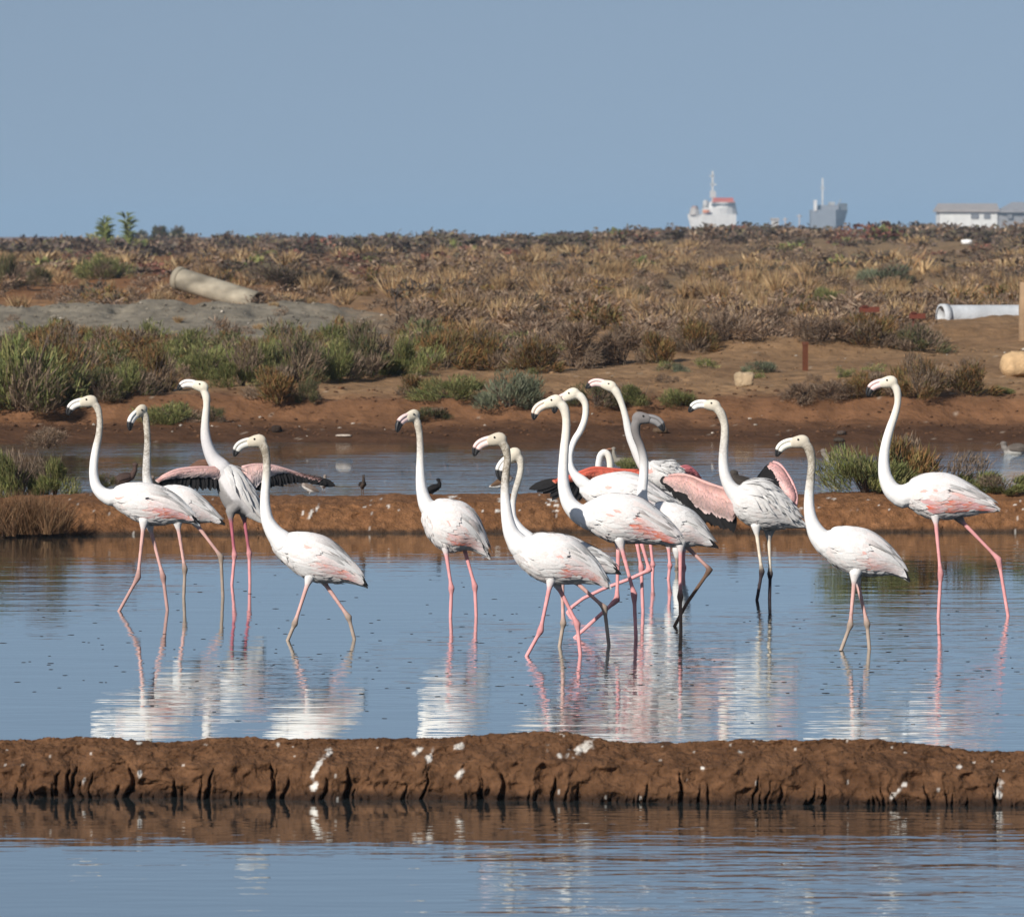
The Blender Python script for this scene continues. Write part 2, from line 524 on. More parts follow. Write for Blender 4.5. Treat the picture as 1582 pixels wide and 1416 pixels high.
C = lerp(C, (.45, .38, .3), ((sp > .996) & (Yg < 76)) * .5)
nY, nX = Xg.shape
i = (np.arange(nY - 1)[:, None] * nX + np.arange(nX - 1)[None]).ravel()
me = mesh_data('ground', np.stack([Xg, Yg, Zg], -1).reshape(-1, 3), np.stack([i, i + 1, i + nX + 1, i + nX], 1), C.reshape(-1, 3))
tag(add('ground', me, M_plain), 'far shore of red brown earth rising to a scrubby plain', None, None, 'structure')

# ------------------------------------------------------------------ flamingos
WHITE = np.array((.80, .785, .77)); DIRT = np.array((.20, .165, .12)); PINK = np.array((.78, .36, .36)); CORAL = np.array((.80, .21, .13))
BLACK = np.array((.018, .017, .018)); CREAM = np.array((.78, .68, .55)); CREAMN = np.array((.78, .71, .58)); BLUSH = np.array((.82, .62, .56)); GREYF = np.array((.42, .40, .39)); BROWN = np.array((.16, .10, .07))
PALEP = np.array((.66, .40, .36)); YOUNG = np.array((.34, .27, .22))
CR = {1: (80, 560, 1133 / 320), 2: (220, 560, 1133 / 360), 3: (580, 600, 809 / 240), 4: (720, 570, 1259 / 400), 5: (900, 570, 1251 / 380), 6: (1180, 560, 1237 / 402),
      'C': (230, 680, 1582 / 300), 'I': (800, 580, 7.08), 'L': (960, 620, 1582 / 300), 'G': (800, 780, 1582 / 320), 'F': (720, 650, 5.9), 'P': (0, 0, 1.0)}


def cpx(c, x, y):
    x0, y0, s = CR[c]
    return x0 + x / s, y0 + y / s


class Frame:
    """turns crop coordinates of one bird into metres round its own base point"""
    def __init__(s, d, origin): s.d, s.o = d, origin

    def at(s, c, x, y, dy=0.0):
        px, py = cpx(c, x, y)
        return P(px, py, s.d + dy) - s.o

    def len(s, c, w): return w / CR[c][2] * s.d / F


def feather(mb, pts, wid, nor, c, camber=.12):
    pts = np.asarray(pts, float); n = len(pts)
    T = np.gradient(pts, axis=0); T /= np.linalg.norm(T, axis=1)[:, None] + 1e-9
    nor = np.asarray(nor, float)
    if nor.ndim == 1: nor = np.tile(nor, (n, 1))
    S = np.cross(T, nor); S /= np.linalg.norm(S, axis=1)[:, None] + 1e-9
    w = np.asarray(wid)[:, None]
    V = np.stack([pts - S * w, pts + nor * w * camber, pts + S * w], 1).reshape(-1, 3)
    i = np.arange(n - 1)[:, None] * 3
    f = np.concatenate([np.concatenate([i, i + 1, i + 4, i + 3], 1), np.concatenate([i + 1, i + 2, i + 5, i + 4], 1)])
    c = np.asarray(c, float)
    Cv = np.tile(c, (n * 3, 1)) if c.ndim == 1 else np.repeat(c, 3, 0)
    mb.put(V, f, C=Cv)


FW = np.array([.55, .9, 1.0, .97, .8, .45, .06])


class Torso:
    def __init__(s, fr, c, st, k=.80):
        top = np.array([fr.at(c, a[0], a[1]) for a in st]); bot = np.array([fr.at(c, a[2], a[3]) for a in st])
        cen, hv = (top + bot) / 2, (top - bot) / 2
        hw = np.linalg.norm(hv, axis=1) * k
        s.q = catmull(np.concatenate([cen, hv, hw[:, None]], 1), 60)

    def get(s, t):
        t = np.asarray(t, float)
        x = np.clip(t, 0, 1) * 59
        i = np.minimum(x.astype(int), 58); f = (x - i)[..., None]
        q = s.q[i] * (1 - f) + s.q[i + 1] * f
        e = np.clip(t - 1, 0, None)[..., None]
        q = q.copy(); q[..., :3] += e * (s.q[59, :3] - s.q[50, :3]) * (59 / 9)
        return q

    def surf(s, t, phi, side, lift=0.0):
        q = s.get(t)
        c, hv, w = q[..., :3], q[..., 3:6], q[..., 6:7]
        hl = np.linalg.norm(hv, axis=-1, keepdims=True) + 1e-6
        up = hv / hl
        phi = np.asarray(phi)[..., None]
        d = np.cos(phi) * hv + np.sin(phi) * w * np.array((0, side, 0))
        n = np.cos(phi) * up / hl + np.sin(phi) * np.array((0, side, 0)) / np.maximum(w, 1e-3)
        n = n / (np.linalg.norm(n, axis=-1, keepdims=True) + 1e-9)
        return c + d + n * lift, n


def folded_wing(T, side, rng, pink, tip, shade, streak=.5, pat=0.5, cover=True):
    """overlapping feathers laid down the flank; pink 0..1 how red the lower coverts are, tip how much black shows"""
    mb = MB()
    t7 = np.linspace(0, 1, 7)

    def put(t0, ph0, ln, dph, w, c, lift, lift2):
        tt = t0 + ln * t7; ph = ph0 + dph * t7
        p, n = T.surf(tt, ph, side)
        p = p + n * (.25 * lift + (lift2 - .25 * lift) * t7 ** .6)[:, None]
        feather(mb, p, w * FW, n, c)
    def tone(base, v=.07):
        c = np.clip(np.array(base) * (1 + rng.uniform(-v, v)), 0, .9)
        if c.min() > .5:
            k = np.clip(rng.normal(.02, .12) + .08 * pink, 0, .5)
            c = c * (1 - k) + BLUSH * shade * k
        return c
    # flight feathers, dark, mostly hidden under the rest
    for k in range(9 if cover else 0):
        ph = math.radians(58 + 7.0 * k)
        put(.60 + .008 * k, ph, .42 - .018 * k, math.radians(6), .017, tone(BLACK) if rng.random() < .15 + tip * .6 else tone(WHITE * .8 * shade), .004, .005)
    # lower coverts: the pink row
    for row, (ta, tb, pa, pb, ln, n) in enumerate([(.26, .80, 128, 104, .15, 26), (.24, .78, 117, 93, .15, 26), (.22, .74, 106, 82, .15, 24), (.22, .70, 95, 70, .15, 22)] if cover else []):
        for k in range(n):
            u = k / (n - 1)
            t0 = ta + (tb - ta) * u + rng.uniform(-.01, .01); ph = math.radians(pa + (pb - pa) * u + rng.uniform(-3, 3))
            strength = 2.3 * pink * (1.0, 1.0, .7, .25)[row] * (0.1 + 1.25 * vnoise(u * 5 + pat * 20, row * .8 + pat * 9, 3)) * float(max(sstep(.12, .35, np.array(u)), .9 * (pink > .9)) * sstep(1.05, .8, np.array(u)))
            strength = np.clip(strength, 0, 1)
            base = tone(WHITE * shade)
            c = np.tile(base, (7, 1))
            k7 = np.clip(strength * np.array([.5, .9, 1, 1, .9, .7, .4]), 0, 1)[:, None]
            c = c * (1 - k7) + tone(CORAL if rng.random() < .6 else PINK, .15) * k7
            put(t0, ph, ln * rng.uniform(.85, 1.2), math.radians(rng.uniform(-4, 2)), .019, c, .007 + .002 * row, .013 + .002 * row)
    # small upper coverts
    for row in range(6 if cover else 0):
        n = 15
        for k in range(n):
            u = k / (n - 1)
            t0 = .12 + .045 * row + rng.uniform(-.015, .015); ph = math.radians(22 + 74 * u + rng.uniform(-3, 3))
            c = tone(WHITE * shade)
            if rng.random() < .05 * pink * (u > .5): c = c * .5 + CORAL * .5
            put(t0, ph, rng.uniform(.11, .15), math.radians(rng.uniform(-3, 3)), .022, c, .009 + .0012 * row, .014 + .0012 * row)
    # long scapulars and tertials drooping over the rear
    for row, (t0r, ln, lf) in enumerate([(.52, .44, .011), (.42, .42, .014), (.32, .40, .016)]):
        n = 13
        for k in range(n):
            u = k / (n - 1)
            ph = math.radians(8 + (66 - 10 * row) * u + rng.uniform(-4, 4))
            c = np.tile(tone(WHITE * shade, .06), (7, 1))
            if rng.random() < .25 + streak * .35:
                c = c * np.array([1, 1, .95, .85, .72, .55, .42])[:, None]
            put(t0r + rng.uniform(-.03, .03), ph, ln * rng.uniform(.8, 1.08) * (1 - .18 * u), math.radians(rng.uniform(-2, 8)), .015 + .005 * (1 - u), c, lf, lf + .004 + rng.uniform(0, .012))
    # loose belly, breast and flank feathers that roughen the outline
    if cover:
        for k in range(150):
            t0 = rng.uniform(.02, .66); ph = math.radians(rng.uniform(118, 182))
            c = tone(WHITE * shade * rng.uniform(.9, 1.0), .05)
            put(t0, ph, rng.uniform(.07, .13), math.radians(rng.uniform(-10, 10)), .013, c, .002, rng.uniform(.004, .016))
    # black wing tips showing at the end
    if tip >= .3:
        for k in range(5):
            ph = math.radians(58 + 9 * k)
            put(.86, ph, (.10 + .012 * k) * (.5 + .7 * tip), math.radians(6), .010, tone(BLACK), .013, .017)
    return mb


def spread_wing(fr, c, Lc, Mc, Tc, n, rng, cov, cov2, fl=BLACK, wf=1.0):
    """an opened wing: coverts from leading edge to M, flight feathers from M to the trailing edge"""
    mb = MB()
    def curve(pts): return catmull(np.array([fr.at(c, a[0], a[1], a[2] if len(a) > 2 else 0) for a in pts]), 200)
    Lc, Mc, Tc = curve(Lc), curve(Mc), curve(Tc)
    t7 = np.linspace(0, 1, 7)[:, None]
    def at(cv, u): return cv[int(np.clip(u, 0, 1) * 199)]
    span = np.linalg.norm(np.diff(Mc, axis=0), axis=1).sum()
    spanT = np.linalg.norm(np.diff(Tc, axis=0), axis=1).sum()
    back = np.array((0, 1.0, 0))
    for k in range(n):
        u = (k + .5) / n
        a = at(Lc, u) * .35 + at(Mc, u) * .65; b = at(Tc, np.clip(u + rng.uniform(-.012, .012), 0, 1))
        b = a + (b - a) * rng.uniform(.88, 1.06)
        p = a + (b - a) * t7 + back * (.010 + .004 * (k % 2))
        nn = np.array((0, -1.0, .15))
        feather(mb, p, wf * max(span, spanT) / n * .95 * np.array([.7, .9, 1, 1, .9, .6, .12]), nn, np.clip(fl * rng.uniform(.8, 1.3), 0, 1))
    rows = 6
    for r in range(rows):
        m_ = n * 2
        for k in range(m_):
            u = np.clip((k + .5 + rng.uniform(-.3, .3)) / m_, 0, 1)
            f0 = np.clip((rows - 1 - r) / rows + rng.uniform(-.07, .07), 0, 1)
            a = at(Lc, u) * (1 - f0) + at(Mc, u) * f0
            f1 = min(1.04, f0 + 2.2 / rows) if r else 1.0 + rng.uniform(-.04, .16)
            b = at(Lc, u) * (1 - f1) + at(Mc, u) * f1
            p = a + (b - a) * t7 - back * ((.007 + .0020 * r) * t7 ** .5 + .0006 * r)
            ff = f0 + (f1 - f0) * t7
            ch = np.linalg.norm(at(Lc, u) - at(Mc, u))
            p = p - back * ch * (.20 * np.sin(np.pi * np.clip(ff, 0, 1)) + .05 * math.sin(u * 17 + r * .7))
            mixv = np.clip(f0 * 1.1 + rng.uniform(-.12, .12), 0, 1)
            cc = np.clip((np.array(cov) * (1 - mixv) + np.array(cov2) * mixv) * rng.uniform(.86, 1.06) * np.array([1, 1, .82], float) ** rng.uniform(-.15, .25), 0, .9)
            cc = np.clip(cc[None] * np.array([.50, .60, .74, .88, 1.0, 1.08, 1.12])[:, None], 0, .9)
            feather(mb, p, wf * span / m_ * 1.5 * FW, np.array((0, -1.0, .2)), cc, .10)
    # fleshy leading edge
    mb.tube(Lc[::12], np.full(len(Lc[::12]), .011), 6, np.array(cov))
    return mb


BILL = np.array([(-.044, .001, .051), (-.064, -.001, .051), (-.084, -.006, .051), (-.102, -.014, .050), (-.116, -.026, .047), (-.125, -.040, .041), (-.131, -.053, .033), (-.135, -.065, .022), (-.136, -.072, .008)])


def make_bill(R, hc, size, cbase, ctip, black):
    mb = MB()
    b = catmull(BILL, 18)
    n = len(b)
    T = np.gradient(b[:, :2], axis=0); T /= np.linalg.norm(T, axis=1)[:, None]
    up = np.stack([-T[:, 1], T[:, 0]], 1)
    up = up * np.sign(up[:, 1:2] + 1e-9) if False else np.stack([T[:, 1], -T[:, 0]], 1)
    tt = np.linspace(0, 1, n)
    for part in (0, 1):
        off = (.29, -.16)[part]; hh = (.22, .36)[part]
        rings, cs = [], []
        for k in range(n):
            h = b[k, 2]
            cen = b[k, :2] + up[k] * h * off
            w = min(.017, h * .42) * (1.0 if part else .9) * (1 - .25 * tt[k])
            ang = np.linspace(0, 2 * np.pi, 10, endpoint=False)
            x = cen[0] + up[k, 0] * np.cos(ang) * h * hh; z = cen[1] + up[k, 1] * np.cos(ang) * h * hh
            y = np.sin(ang) * w
            rings.append(np.stack([x, y, z], 1))
            f = 1.0 if tt[k] > .80 - black else 0.0
            c0 = np.array(cbase) * (1 - tt[k]) + np.array(ctip) * tt[k]
            cs.append(c0 * (1 - f) + BLACK * f)
        rr = np.array(rings) * size
        rr = rr @ R.T + hc
        mb.rings(rr, np.array(cs))
    # dark gape line between the mandibles
    g = [(b[k, 0] + up[k, 0] * b[k, 2] * .10, 0, b[k, 1] + up[k, 1] * b[k, 2] * .10) for k in range(2, n - 2)]
    mb.tube(np.array(g) * size @ R.T + hc, np.full(len(g), .0012), 6, BLACK * 2, sx=12)
    return mb


def rot_head(pitch, yaw):
    p, y = math.radians(pitch), math.radians(yaw)
    Ry = np.array([[math.cos(p), 0, math.sin(p)], [0, 1, 0], [-math.sin(p), 0, math.cos(p)]])   # +pitch lifts the bill (which points to -x)
    Rz = np.array([[math.cos(y), -math.sin(y), 0], [math.sin(y), math.cos(y), 0], [0, 0, 1]])
    return Rz @ Ry


def remesh(mb, name, voxel, smooth):
    me = mb.data(name + '_raw')
    o = bpy.data.objects.new('tmp', me)
    col.objects.link(o)
    r = o.modifiers.new('r', 'REMESH'); r.mode = 'VOXEL'; r.voxel_size = voxel
    s = o.modifiers.new('s', 'SMOOTH'); s.factor = .5; s.iterations = smooth
    dg = bpy.context.evaluated_depsgraph_get()
    out = bpy.data.meshes.new_from_object(o.evaluated_get(dg))
    bpy.data.objects.remove(o)
    bpy.data.meshes.remove(me)
    out.name = name
    out.polygons.foreach_set('use_smooth', np.ones(len(out.polygons), bool))
    return out


def paint(me, samples, seed, freckle=0.0):
    """colour each vertex like the nearest skeleton sample (x, y, z, r, cr, cg, cb)"""
    n = len(me.vertices)
    co = np.empty(n * 3, np.float32); me.vertices.foreach_get('co', co); co = co.reshape(-1, 3).astype(float)
    S = np.array([tuple(x) + (0.0,) * (8 - len(x)) for x in samples])
    C = np.empty((n, 3))
    for a in range(0, n, 4000):
        q = co[a:a + 4000]
        d = np.linalg.norm(q[:, None] - S[None, :, :3], axis=2) - S[None, :, 3]
        k = np.argsort(d, axis=1)[:, :3]
        dd = np.take_along_axis(d, k, 1)
        w = 1 / (np.clip(dd - dd[:, :1], 0, None) + .004)
        w /= w.sum(1, keepdims=True)
        cc = (S[k][:, :, 4:7] * w[..., None]).sum(1)
        dt = (S[k][:, :, 7] * w).sum(1)
        sp = vnoise(q[:, 0] * 110 + q[:, 1] * 60, q[:, 2] * 110 - q[:, 1] * 75, seed) * .6 + vnoise(q[:, 0] * 40 + q[:, 1] * 30, q[:, 2] * 30, seed + 1) * .5
        sp = sp * .6 + .5 * vnoise(q[:, 0] * 240 + q[:, 1] * 90, q[:, 2] * 240, seed + 2)
        dt = np.clip(dt * (.5 + .7 * sstep(.3, .8, sp)), 0, .88)[:, None]
        C[a:a + 4000] = cc * (1 - dt) + DIRT * dt
    at = me.color_attributes.new('Col', 'FLOAT_COLOR', 'POINT')
    at.data.foreach_set('color', np.concatenate([C, np.ones((n, 1))], 1).astype(np.float32).ravel())


def leg_points(fr, spec, dy, lifted):
    """spec: (crop, [(x, y) hip, knee, foot], ...)"""
    c, pts = spec['c'], spec['p']
    W = [fr.at(c, x, y, dy) for x, y in pts]
    return W


flam_n = 0


def flamingo(name_label, foot_py, neck, torso, legs, head, shade=1.0, pink=.5, tip=.5, dirt=(0, 0), neck_c=None, leg_c=(PINK, PINK), body_c=None,
             bill_c=((.78, .72, .66), (.80, .55, .52), .30), wings=(), streak=.5, fold=True, size=1.0, dist=None, breast=None, cover=True, ruffle=0):
    global flam_n
    flam_n += 1
    rng = np.random.default_rng(100 + flam_n)
    d = dist if dist else water_Y(foot_py)
    nc, npts = neck
    tc_, tst = torso
    hx = np.mean([s_[0] for s_ in tst])
    pxm, _ = cpx(tc_, hx, 0)
    base = P(pxm, 700, d); base[2] = 0.0
    fr = Frame(d, base)
    root = empty('flamingo', base)
    tag(root, name_label, 'flamingo', 'flamingos wading in the salt pond')
    mb = MB(); samples = []
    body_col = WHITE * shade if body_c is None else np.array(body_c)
    # torso
    T = Torso(fr, tc_, tst)
    ang = np.linspace(0, 2 * np.pi, 20, endpoint=False)
    R = []
    for q in T.q[::2]:
        R.append(q[:3] + np.cos(ang)[:, None] * q[3:6] * .97 + np.sin(ang)[:, None] * np.array((0, q[6], 0)) * .97)
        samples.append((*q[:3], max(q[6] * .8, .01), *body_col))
    mb.rings(R)
    if breast is not None:  # shade from the open wing, put into the breast colour
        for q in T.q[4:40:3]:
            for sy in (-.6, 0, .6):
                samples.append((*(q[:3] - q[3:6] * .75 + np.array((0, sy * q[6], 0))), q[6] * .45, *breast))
    # neck, head first
    pts = np.array([fr.at(nc, x, y) for x, y, w in npts]); rad = np.array([fr.len(nc, w) / 2 for x, y, w in npts])
    hcen = pts[0].copy()
    rad[0] = rad[2]; rad[1] = min(rad[1], rad[2] * 1.18)
    pr = catmull(np.concatenate([pts, rad[:, None]], 1), 48)
    # let the neck sink into the chest
    q0 = T.get(np.array([.16]))[0]
    ext = np.stack([pr[-1] * (1 - u) + np.array([*q0[:3], pr[-1, 3]]) * u for u in (.35, .7, 1.0)])
    pr = np.concatenate([pr[1:], ext])
    mb.tube(pr[:, :3], pr[:, 3] * 1.02, 14)
    for k, p in enumerate(pr):
        u = k / len(pr)
        c0 = body_col if neck_c is None else np.array(neck_c[0]) * (1 - sstep(neck_c[1], neck_c[1] + .3, np.array(u))) + body_col * sstep(neck_c[1], neck_c[1] + .3, np.array(u))
        cr_ = .75 * float(sstep(np.array(.62), np.array(.12), np.array(u))) if neck_c is None else 0
        c0 = c0 * (1 - cr_) + CREAMN * cr_
        a = dirt[0] * float(sstep(dirt[1] + .12, dirt[1] - .12, np.array(u))) * (.7 + .3 * float(vnoise(u * 23, flam_n, 5)))
        samples.append((*p[:3], p[3], *c0, a))
    # head
    hs = size * 1.1
    Rm = rot_head(head[0], head[1])
    hc = hcen + Rm @ np.array((-.004, 0, .0)) * hs
    hcol = ((CREAMN * .96) * (1 - .45 * dirt[0]) + DIRT * 1.6 * .45 * dirt[0] if neck_c is None else np.array(neck_c[0]))
    prof = [(.042, .002, .004), (.036, .003, .018), (.024, .004, .029), (.006, .005, .0345), (-.012, .004, .0345), (-.030, .002, .032), (-.046, .000, .0285), (-.058, -.001, .0265), (-.068, -.002, .012)]
    R = []
    for x, z, r in prof:
        ring = np.stack([np.full(14, x), np.sin(np.linspace(0, 2 * np.pi, 14, endpoint=False)) * r * .80, z + np.cos(np.linspace(0, 2 * np.pi, 14, endpoint=False)) * r * 1.03], 1) * hs
        R.append(ring @ Rm.T + hc)
        samples.append((*(Rm @ (np.array((x, 0, z)) * hs) + hc), r, *hcol))
    mb.rings(R)
    # legs
    for li, lg in enumerate(legs):
        dy = lg.get('dy', (-.045, .045)[li % 2])
        c = lg['c']
        W = [fr.at(c, x, y, dy) for x, y in lg['p']]
        r0 = lg.get('r', 1.0)
        hip, knee, foot = W[0], W[1], W[-1]
        up, lo = lg.get('col', leg_c)
        # feathered thigh reaching up into the body
        dirn = (hip - knee) / np.linalg.norm(hip - knee)
        kq = np.argmin(np.linalg.norm(T.q[:, :3] - (hip + dirn * .05), axis=1))
        cb = T.q[kq]
        inner = cb[:3] * .55 + (hip + dirn * .06) * .45; inner[1] = dy * .8
        thc = lg.get('thigh', body_col)
        mb.tube(np.array([inner, hip + dirn * .045, hip, hip - dirn * .03]), np.array([.055, .036, .019, .012]) * r0, 10)
        for p, r in ((inner, .05), (hip + dirn * .045, .034), (hip + dirn * .01, .02)): samples.append((*p, r, *thc))
        path, rr, cc = [], [], []
        segs = [(hip, knee)] + [(W[i], W[i + 1]) for i in range(1, len(W) - 1)]
        for si, (a, b_) in enumerate(segs):
            m_ = 10
            for k in range(m_):
                u = k / m_
                path.append(a * (1 - u) + b_ * u)
                if si == 0:
                    rad_ = .0128 - .0022 * min(1, u * 2) + .0072 * float(sstep(np.array(.82), np.array(1.0), np.array(u)))
                elif si == 1:
                    rad_ = .0108 + .0080 * float(sstep(np.array(.22), np.array(.0), np.array(u)))
                else: rad_ = .0105
                rr.append(rad_)
                mixl = float(sstep(np.array(.75), np.array(1.0), np.array(u))) if si == 0 else 1.0
                kn = 1 - .28 * (float(sstep(np.array(.8), np.array(1.0), np.array(u))) if si == 0 else (float(sstep(np.array(.2), np.array(.0), np.array(u))) if si == 1 else 0))
                cc.append((np.array(up) * (1 - mixl) + np.array(lo) * mixl) * kn * rng.uniform(.84, 1.08))
        path.append(foot); rr.append(.0105); cc.append(np.array(lo))
        if not lg.get('lift'):
            dv = (foot - path[-4]); dv /= np.linalg.norm(dv)
            path.append(foot + dv * .13 / max(.3, -dv[2])); rr.append(.0105); cc.append(np.array(lo))
        else:                       # the hanging, folded foot of a lifted leg
            dv = (foot - path[-4]); dv /= np.linalg.norm(dv)
            path.append(foot + dv * .03 + np.array((0, 0, -.02))); rr.append(.014); cc.append(np.array(lo))
            path.append(foot + dv * .06 + np.array((0, 0, -.07))); rr.append(.008); cc.append(np.array(lo))
        path = np.array(path); rr = np.array(rr) * r0 * 1.16
        mb.tube(path, rr, 10)
        for p, r, c_ in zip(path, rr, cc): samples.append((*p, r, *c_))
    me = remesh(mb, 'flamingo_body', .0070, 3)
    paint(me, samples, flam_n)
    add('body', me, M_plume, root)
    # bill and eyes
    add('bill', make_bill(Rm, hc, hs, *bill_c).data('bill'), M_bill, root)
    for sgn in (-1, 1):
        e = MB()
        a8 = np.linspace(0, 2 * np.pi, 8, endpoint=False)
        ce = Rm @ (np.array((-.022, sgn * .0265, .016)) * hs) + hc
        rings = [ce + np.stack([np.cos(a8) * .0065 * math.sin(v), np.full(8, sgn * .0055 * math.cos(v)), np.sin(a8) * .0065 * math.sin(v)], 1) @ Rm.T for v in (.05, .7, 1.3, 1.9)]
        e.rings(rings)
        add('eye', e.data('eye'), M_eye, root)
    # wings
    if fold:
        for side in (-1, 1):
            add('folded_wing', folded_wing(T, side, rng, pink, tip, shade, streak, rng.random(), cover).data('folded_wing'), M_feather, root)
    for w in wings:
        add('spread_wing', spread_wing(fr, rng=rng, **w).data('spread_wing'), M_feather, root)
    if ruffle:          # loose feathers shaken out over the back
        rm = MB(); t9 = np.linspace(0, 1, 7)
        for k in range(ruffle):
            side = -1 if k % 3 else 1
            t0 = rng.uniform(.12, .62); ph0 = math.radians(rng.uniform(-8, 62)); ln = rng.uniform(.22, .40)
            tt = t0 + ln * rng.uniform(.6, 1.0) * t9; ph = ph0 + math.radians(rng.uniform(8, 38)) * t9
            p, n = T.surf(tt, ph, side)
            p = p + n * (.008 + rng.uniform(.012, .045) * t9 ** 1.4)[:, None]
            cc = np.tile(WHITE * shade * rng.uniform(.82, 1.04), (7, 1)) * np.array([1, 1, 1, .95, .9, .8, .7])[:, None] ** rng.uniform(0, 2)
            feather(rm, p, rng.uniform(.010, .019) * FW, n, cc, .25)
        add('ruffled_feathers', rm.data('ruffled_feathers'), M_feather, root)
    # tail
    tm = MB()
    t7 = np.linspace(0, 1, 7)
    for k in range(9):
        ph = math.radians(180 - 70 + 17.5 * k)
        p, n = T.surf(.72 + .30 * t7, np.full(7, ph), -1, .003)
        feather(tm, p, .014 * FW, n, WHITE * shade * rng.uniform(.9, 1.02))
    add('tail', tm.data('tail'), M_feather, root)
    return root


def L(c, *p, **k): return dict(c=c, p=p, **k)


TARS = YOUNG * .9
# leftmost bird
flamingo('white flamingo walking left, leftmost of the flock, with dirty grey upper neck', 943,
         (1, [(216, 214, 60), (246, 240, 44), (260, 285, 34), (263, 340, 35), (257, 400, 38), (245, 455, 42), (235, 510, 45), (229, 565, 47), (230, 620, 51), (243, 675, 60), (275, 715, 72), (320, 738, 92)]),
         (1, [(300, 697, 290, 752), (350, 684, 345, 782), (410, 668, 400, 822), (480, 665, 460, 858), (560, 680, 530, 880), (630, 708, 605, 880), (700, 757, 690, 868), (760, 818, 755, 872), (806, 872, 802, 888)]),
         [L(1, (500, 905), (472, 1172), (370, 1355)), L(1, (541, 915), (609, 1172), (632, 1352))],
         (-3, 0), pink=.75, tip=.4, dirt=(.75, .38), leg_c=(PALEP, PALEP * .75), bill_c=((.75, .72, .66), (.78, .72, .68), .22))
flamingo('white flamingo half hidden behind the leftmost one, face turned away, dirty neck', 922,
         (1, [(496, 262, 56), (512, 296, 40), (519, 350, 36), (523, 400, 36), (524, 450, 38), (522, 500, 42), (520, 560, 46), (520, 620, 50), (530, 680, 58), (555, 725, 75)]),
         (1, [(545, 692, 535, 765), (610, 682, 590, 825), (680, 676, 665, 860), (750, 695, 735, 872), (800, 735, 790, 870), (860, 790, 852, 868), (905, 840, 900, 874), (943, 878, 940, 885)]),
         [L(1, (692, 905), (728, 1130), (722, 1282)), L(1, (800, 895), (925, 1060), (936, 1285))],
         (-22, 48), pink=.15, tip=.9, dirt=(.85, .75), leg_c=(PALEP, YOUNG * 1.1), bill_c=((.78, .75, .7), (.78, .74, .70), .30))
flamingo('flamingo with both wings spread and wing shade painted on its breast, behind the left group', 902,
         ('2' if False else 2, [(293, 122, 60), (310, 165, 42), (312, 205, 33), (307, 265, 37), (305, 320, 43), (309, 370, 51), (322, 420, 58), (345, 468, 70), (385, 515, 95)]),
         ('C', [(575, 188, 500, 235), (650, 200, 530, 340), (720, 245, 575, 470), (785, 320, 625, 560), (850, 420, 690, 595), (900, 530, 780, 615), (930, 620, 870, 648), (945, 668, 925, 675)]),
         [L('C', (668, 640), (698, 935), (678, 1155), thigh=GREYF * .7, col=(np.array((.45, .14, .18)), PINK)), L('C', (776, 640), (818, 920), (822, 1155), thigh=GREYF * .7, col=(np.array((.45, .14, .18)), PINK))],
         (22, 0), pink=.1, tip=0, shade=.93, bill_c=((.82, .78, .74), (.82, .74, .70), .18), streak=1.0, breast=GREYF * .62, body_c=(.62, .6, .6), cover=False, ruffle=60,  # greys of body and breast stand in for shade under the wing
         wings=[dict(c='C', Lc=[(610, 215, .02), (540, 222, -.05), (400, 222, -.14), (240, 240, -.22), (130, 285, -.28), (75, 325, -.3)], Mc=[(640, 350, 0), (560, 312, -.06), (400, 296, -.15), (240, 302, -.23), (130, 318, -.29), (60, 336, -.31)],
                     Tc=[(690, 440, 0), (600, 418, -.06), (430, 410, -.15), (240, 398, -.23), (120, 386, -.29), (30, 354, -.32)], n=24, cov=(.80, .50, .46), cov2=(.66, .56, .54)),
                dict(c='C', Lc=[(760, 220, .04), (860, 200, .1), (1000, 208, .18), (1130, 245, .26), (1250, 285, .32), (1400, 330, .38)], Mc=[(860, 370, .04), (950, 310, .1), (1030, 276, .18), (1140, 266, .26), (1260, 291, .32), (1410, 333, .38)],
                     Tc=[(920, 425, .04), (990, 402, .1), (1080, 380, .18), (1200, 360, .26), (1340, 345, .32), (1535, 372, .4)], n=22, cov=(.80, .52, .48), cov2=(.74, .66, .64))])
flamingo('white flamingo striding left with lowered grey neck, right of the left group', 988,
         (2, [(570, 383, 66), (592, 412, 46), (604, 465, 38), (604, 530, 40), (600, 590, 42), (596, 650, 46), (598, 710, 53), (610, 770, 64), (640, 825, 84), (680, 870, 112)]),
         (2, [(650, 828, 622, 890), (695, 836, 665, 940), (755, 830, 715, 990), (830, 838, 775, 1034), (900, 868, 845, 1060), (960, 918, 915, 1064), (1010, 968, 985, 1066), (1060, 1022, 1050, 1078), (1093, 1078, 1090, 1091)]),
         [L(2, (803, 1075), (740, 1270), (706, 1350)), L(2, (885, 1070), (1003, 1238), (1031, 1345))],
         (-4, 0), pink=.35, tip=.8, dirt=(.85, .30), leg_c=(PALEP, YOUNG * 1.2), bill_c=((.66, .64, .58), (.62, .60, .56), .20))
flamingo('white flamingo standing alone in the middle on two straight pink legs', 952,
         (3, [(203, 143, 66), (218, 180, 46), (228, 225, 35), (233, 290, 36), (234, 350, 40), (234, 420, 46), (237, 490, 54), (246, 550, 64), (268, 610, 84), (310, 660, 110)]),
         (3, [(275, 588, 243, 640), (325, 580, 250, 700), (395, 583, 280, 770), (458, 605, 335, 825), (508, 655, 395, 848), (545, 720, 455, 838), (570, 790, 515, 845), (600, 875, 588, 882)]),
         [L(3, (368, 855), (396, 1040), (391, 1190)), L(3, (463, 835), (518, 1030), (525, 1190))],
         (-8, 42), pink=.55, tip=.1, dirt=(.55, .4), shade=.98, leg_c=(PINK, PINK), bill_c=((.80, .62, .58), (.80, .56, .54), .34), streak=.9)
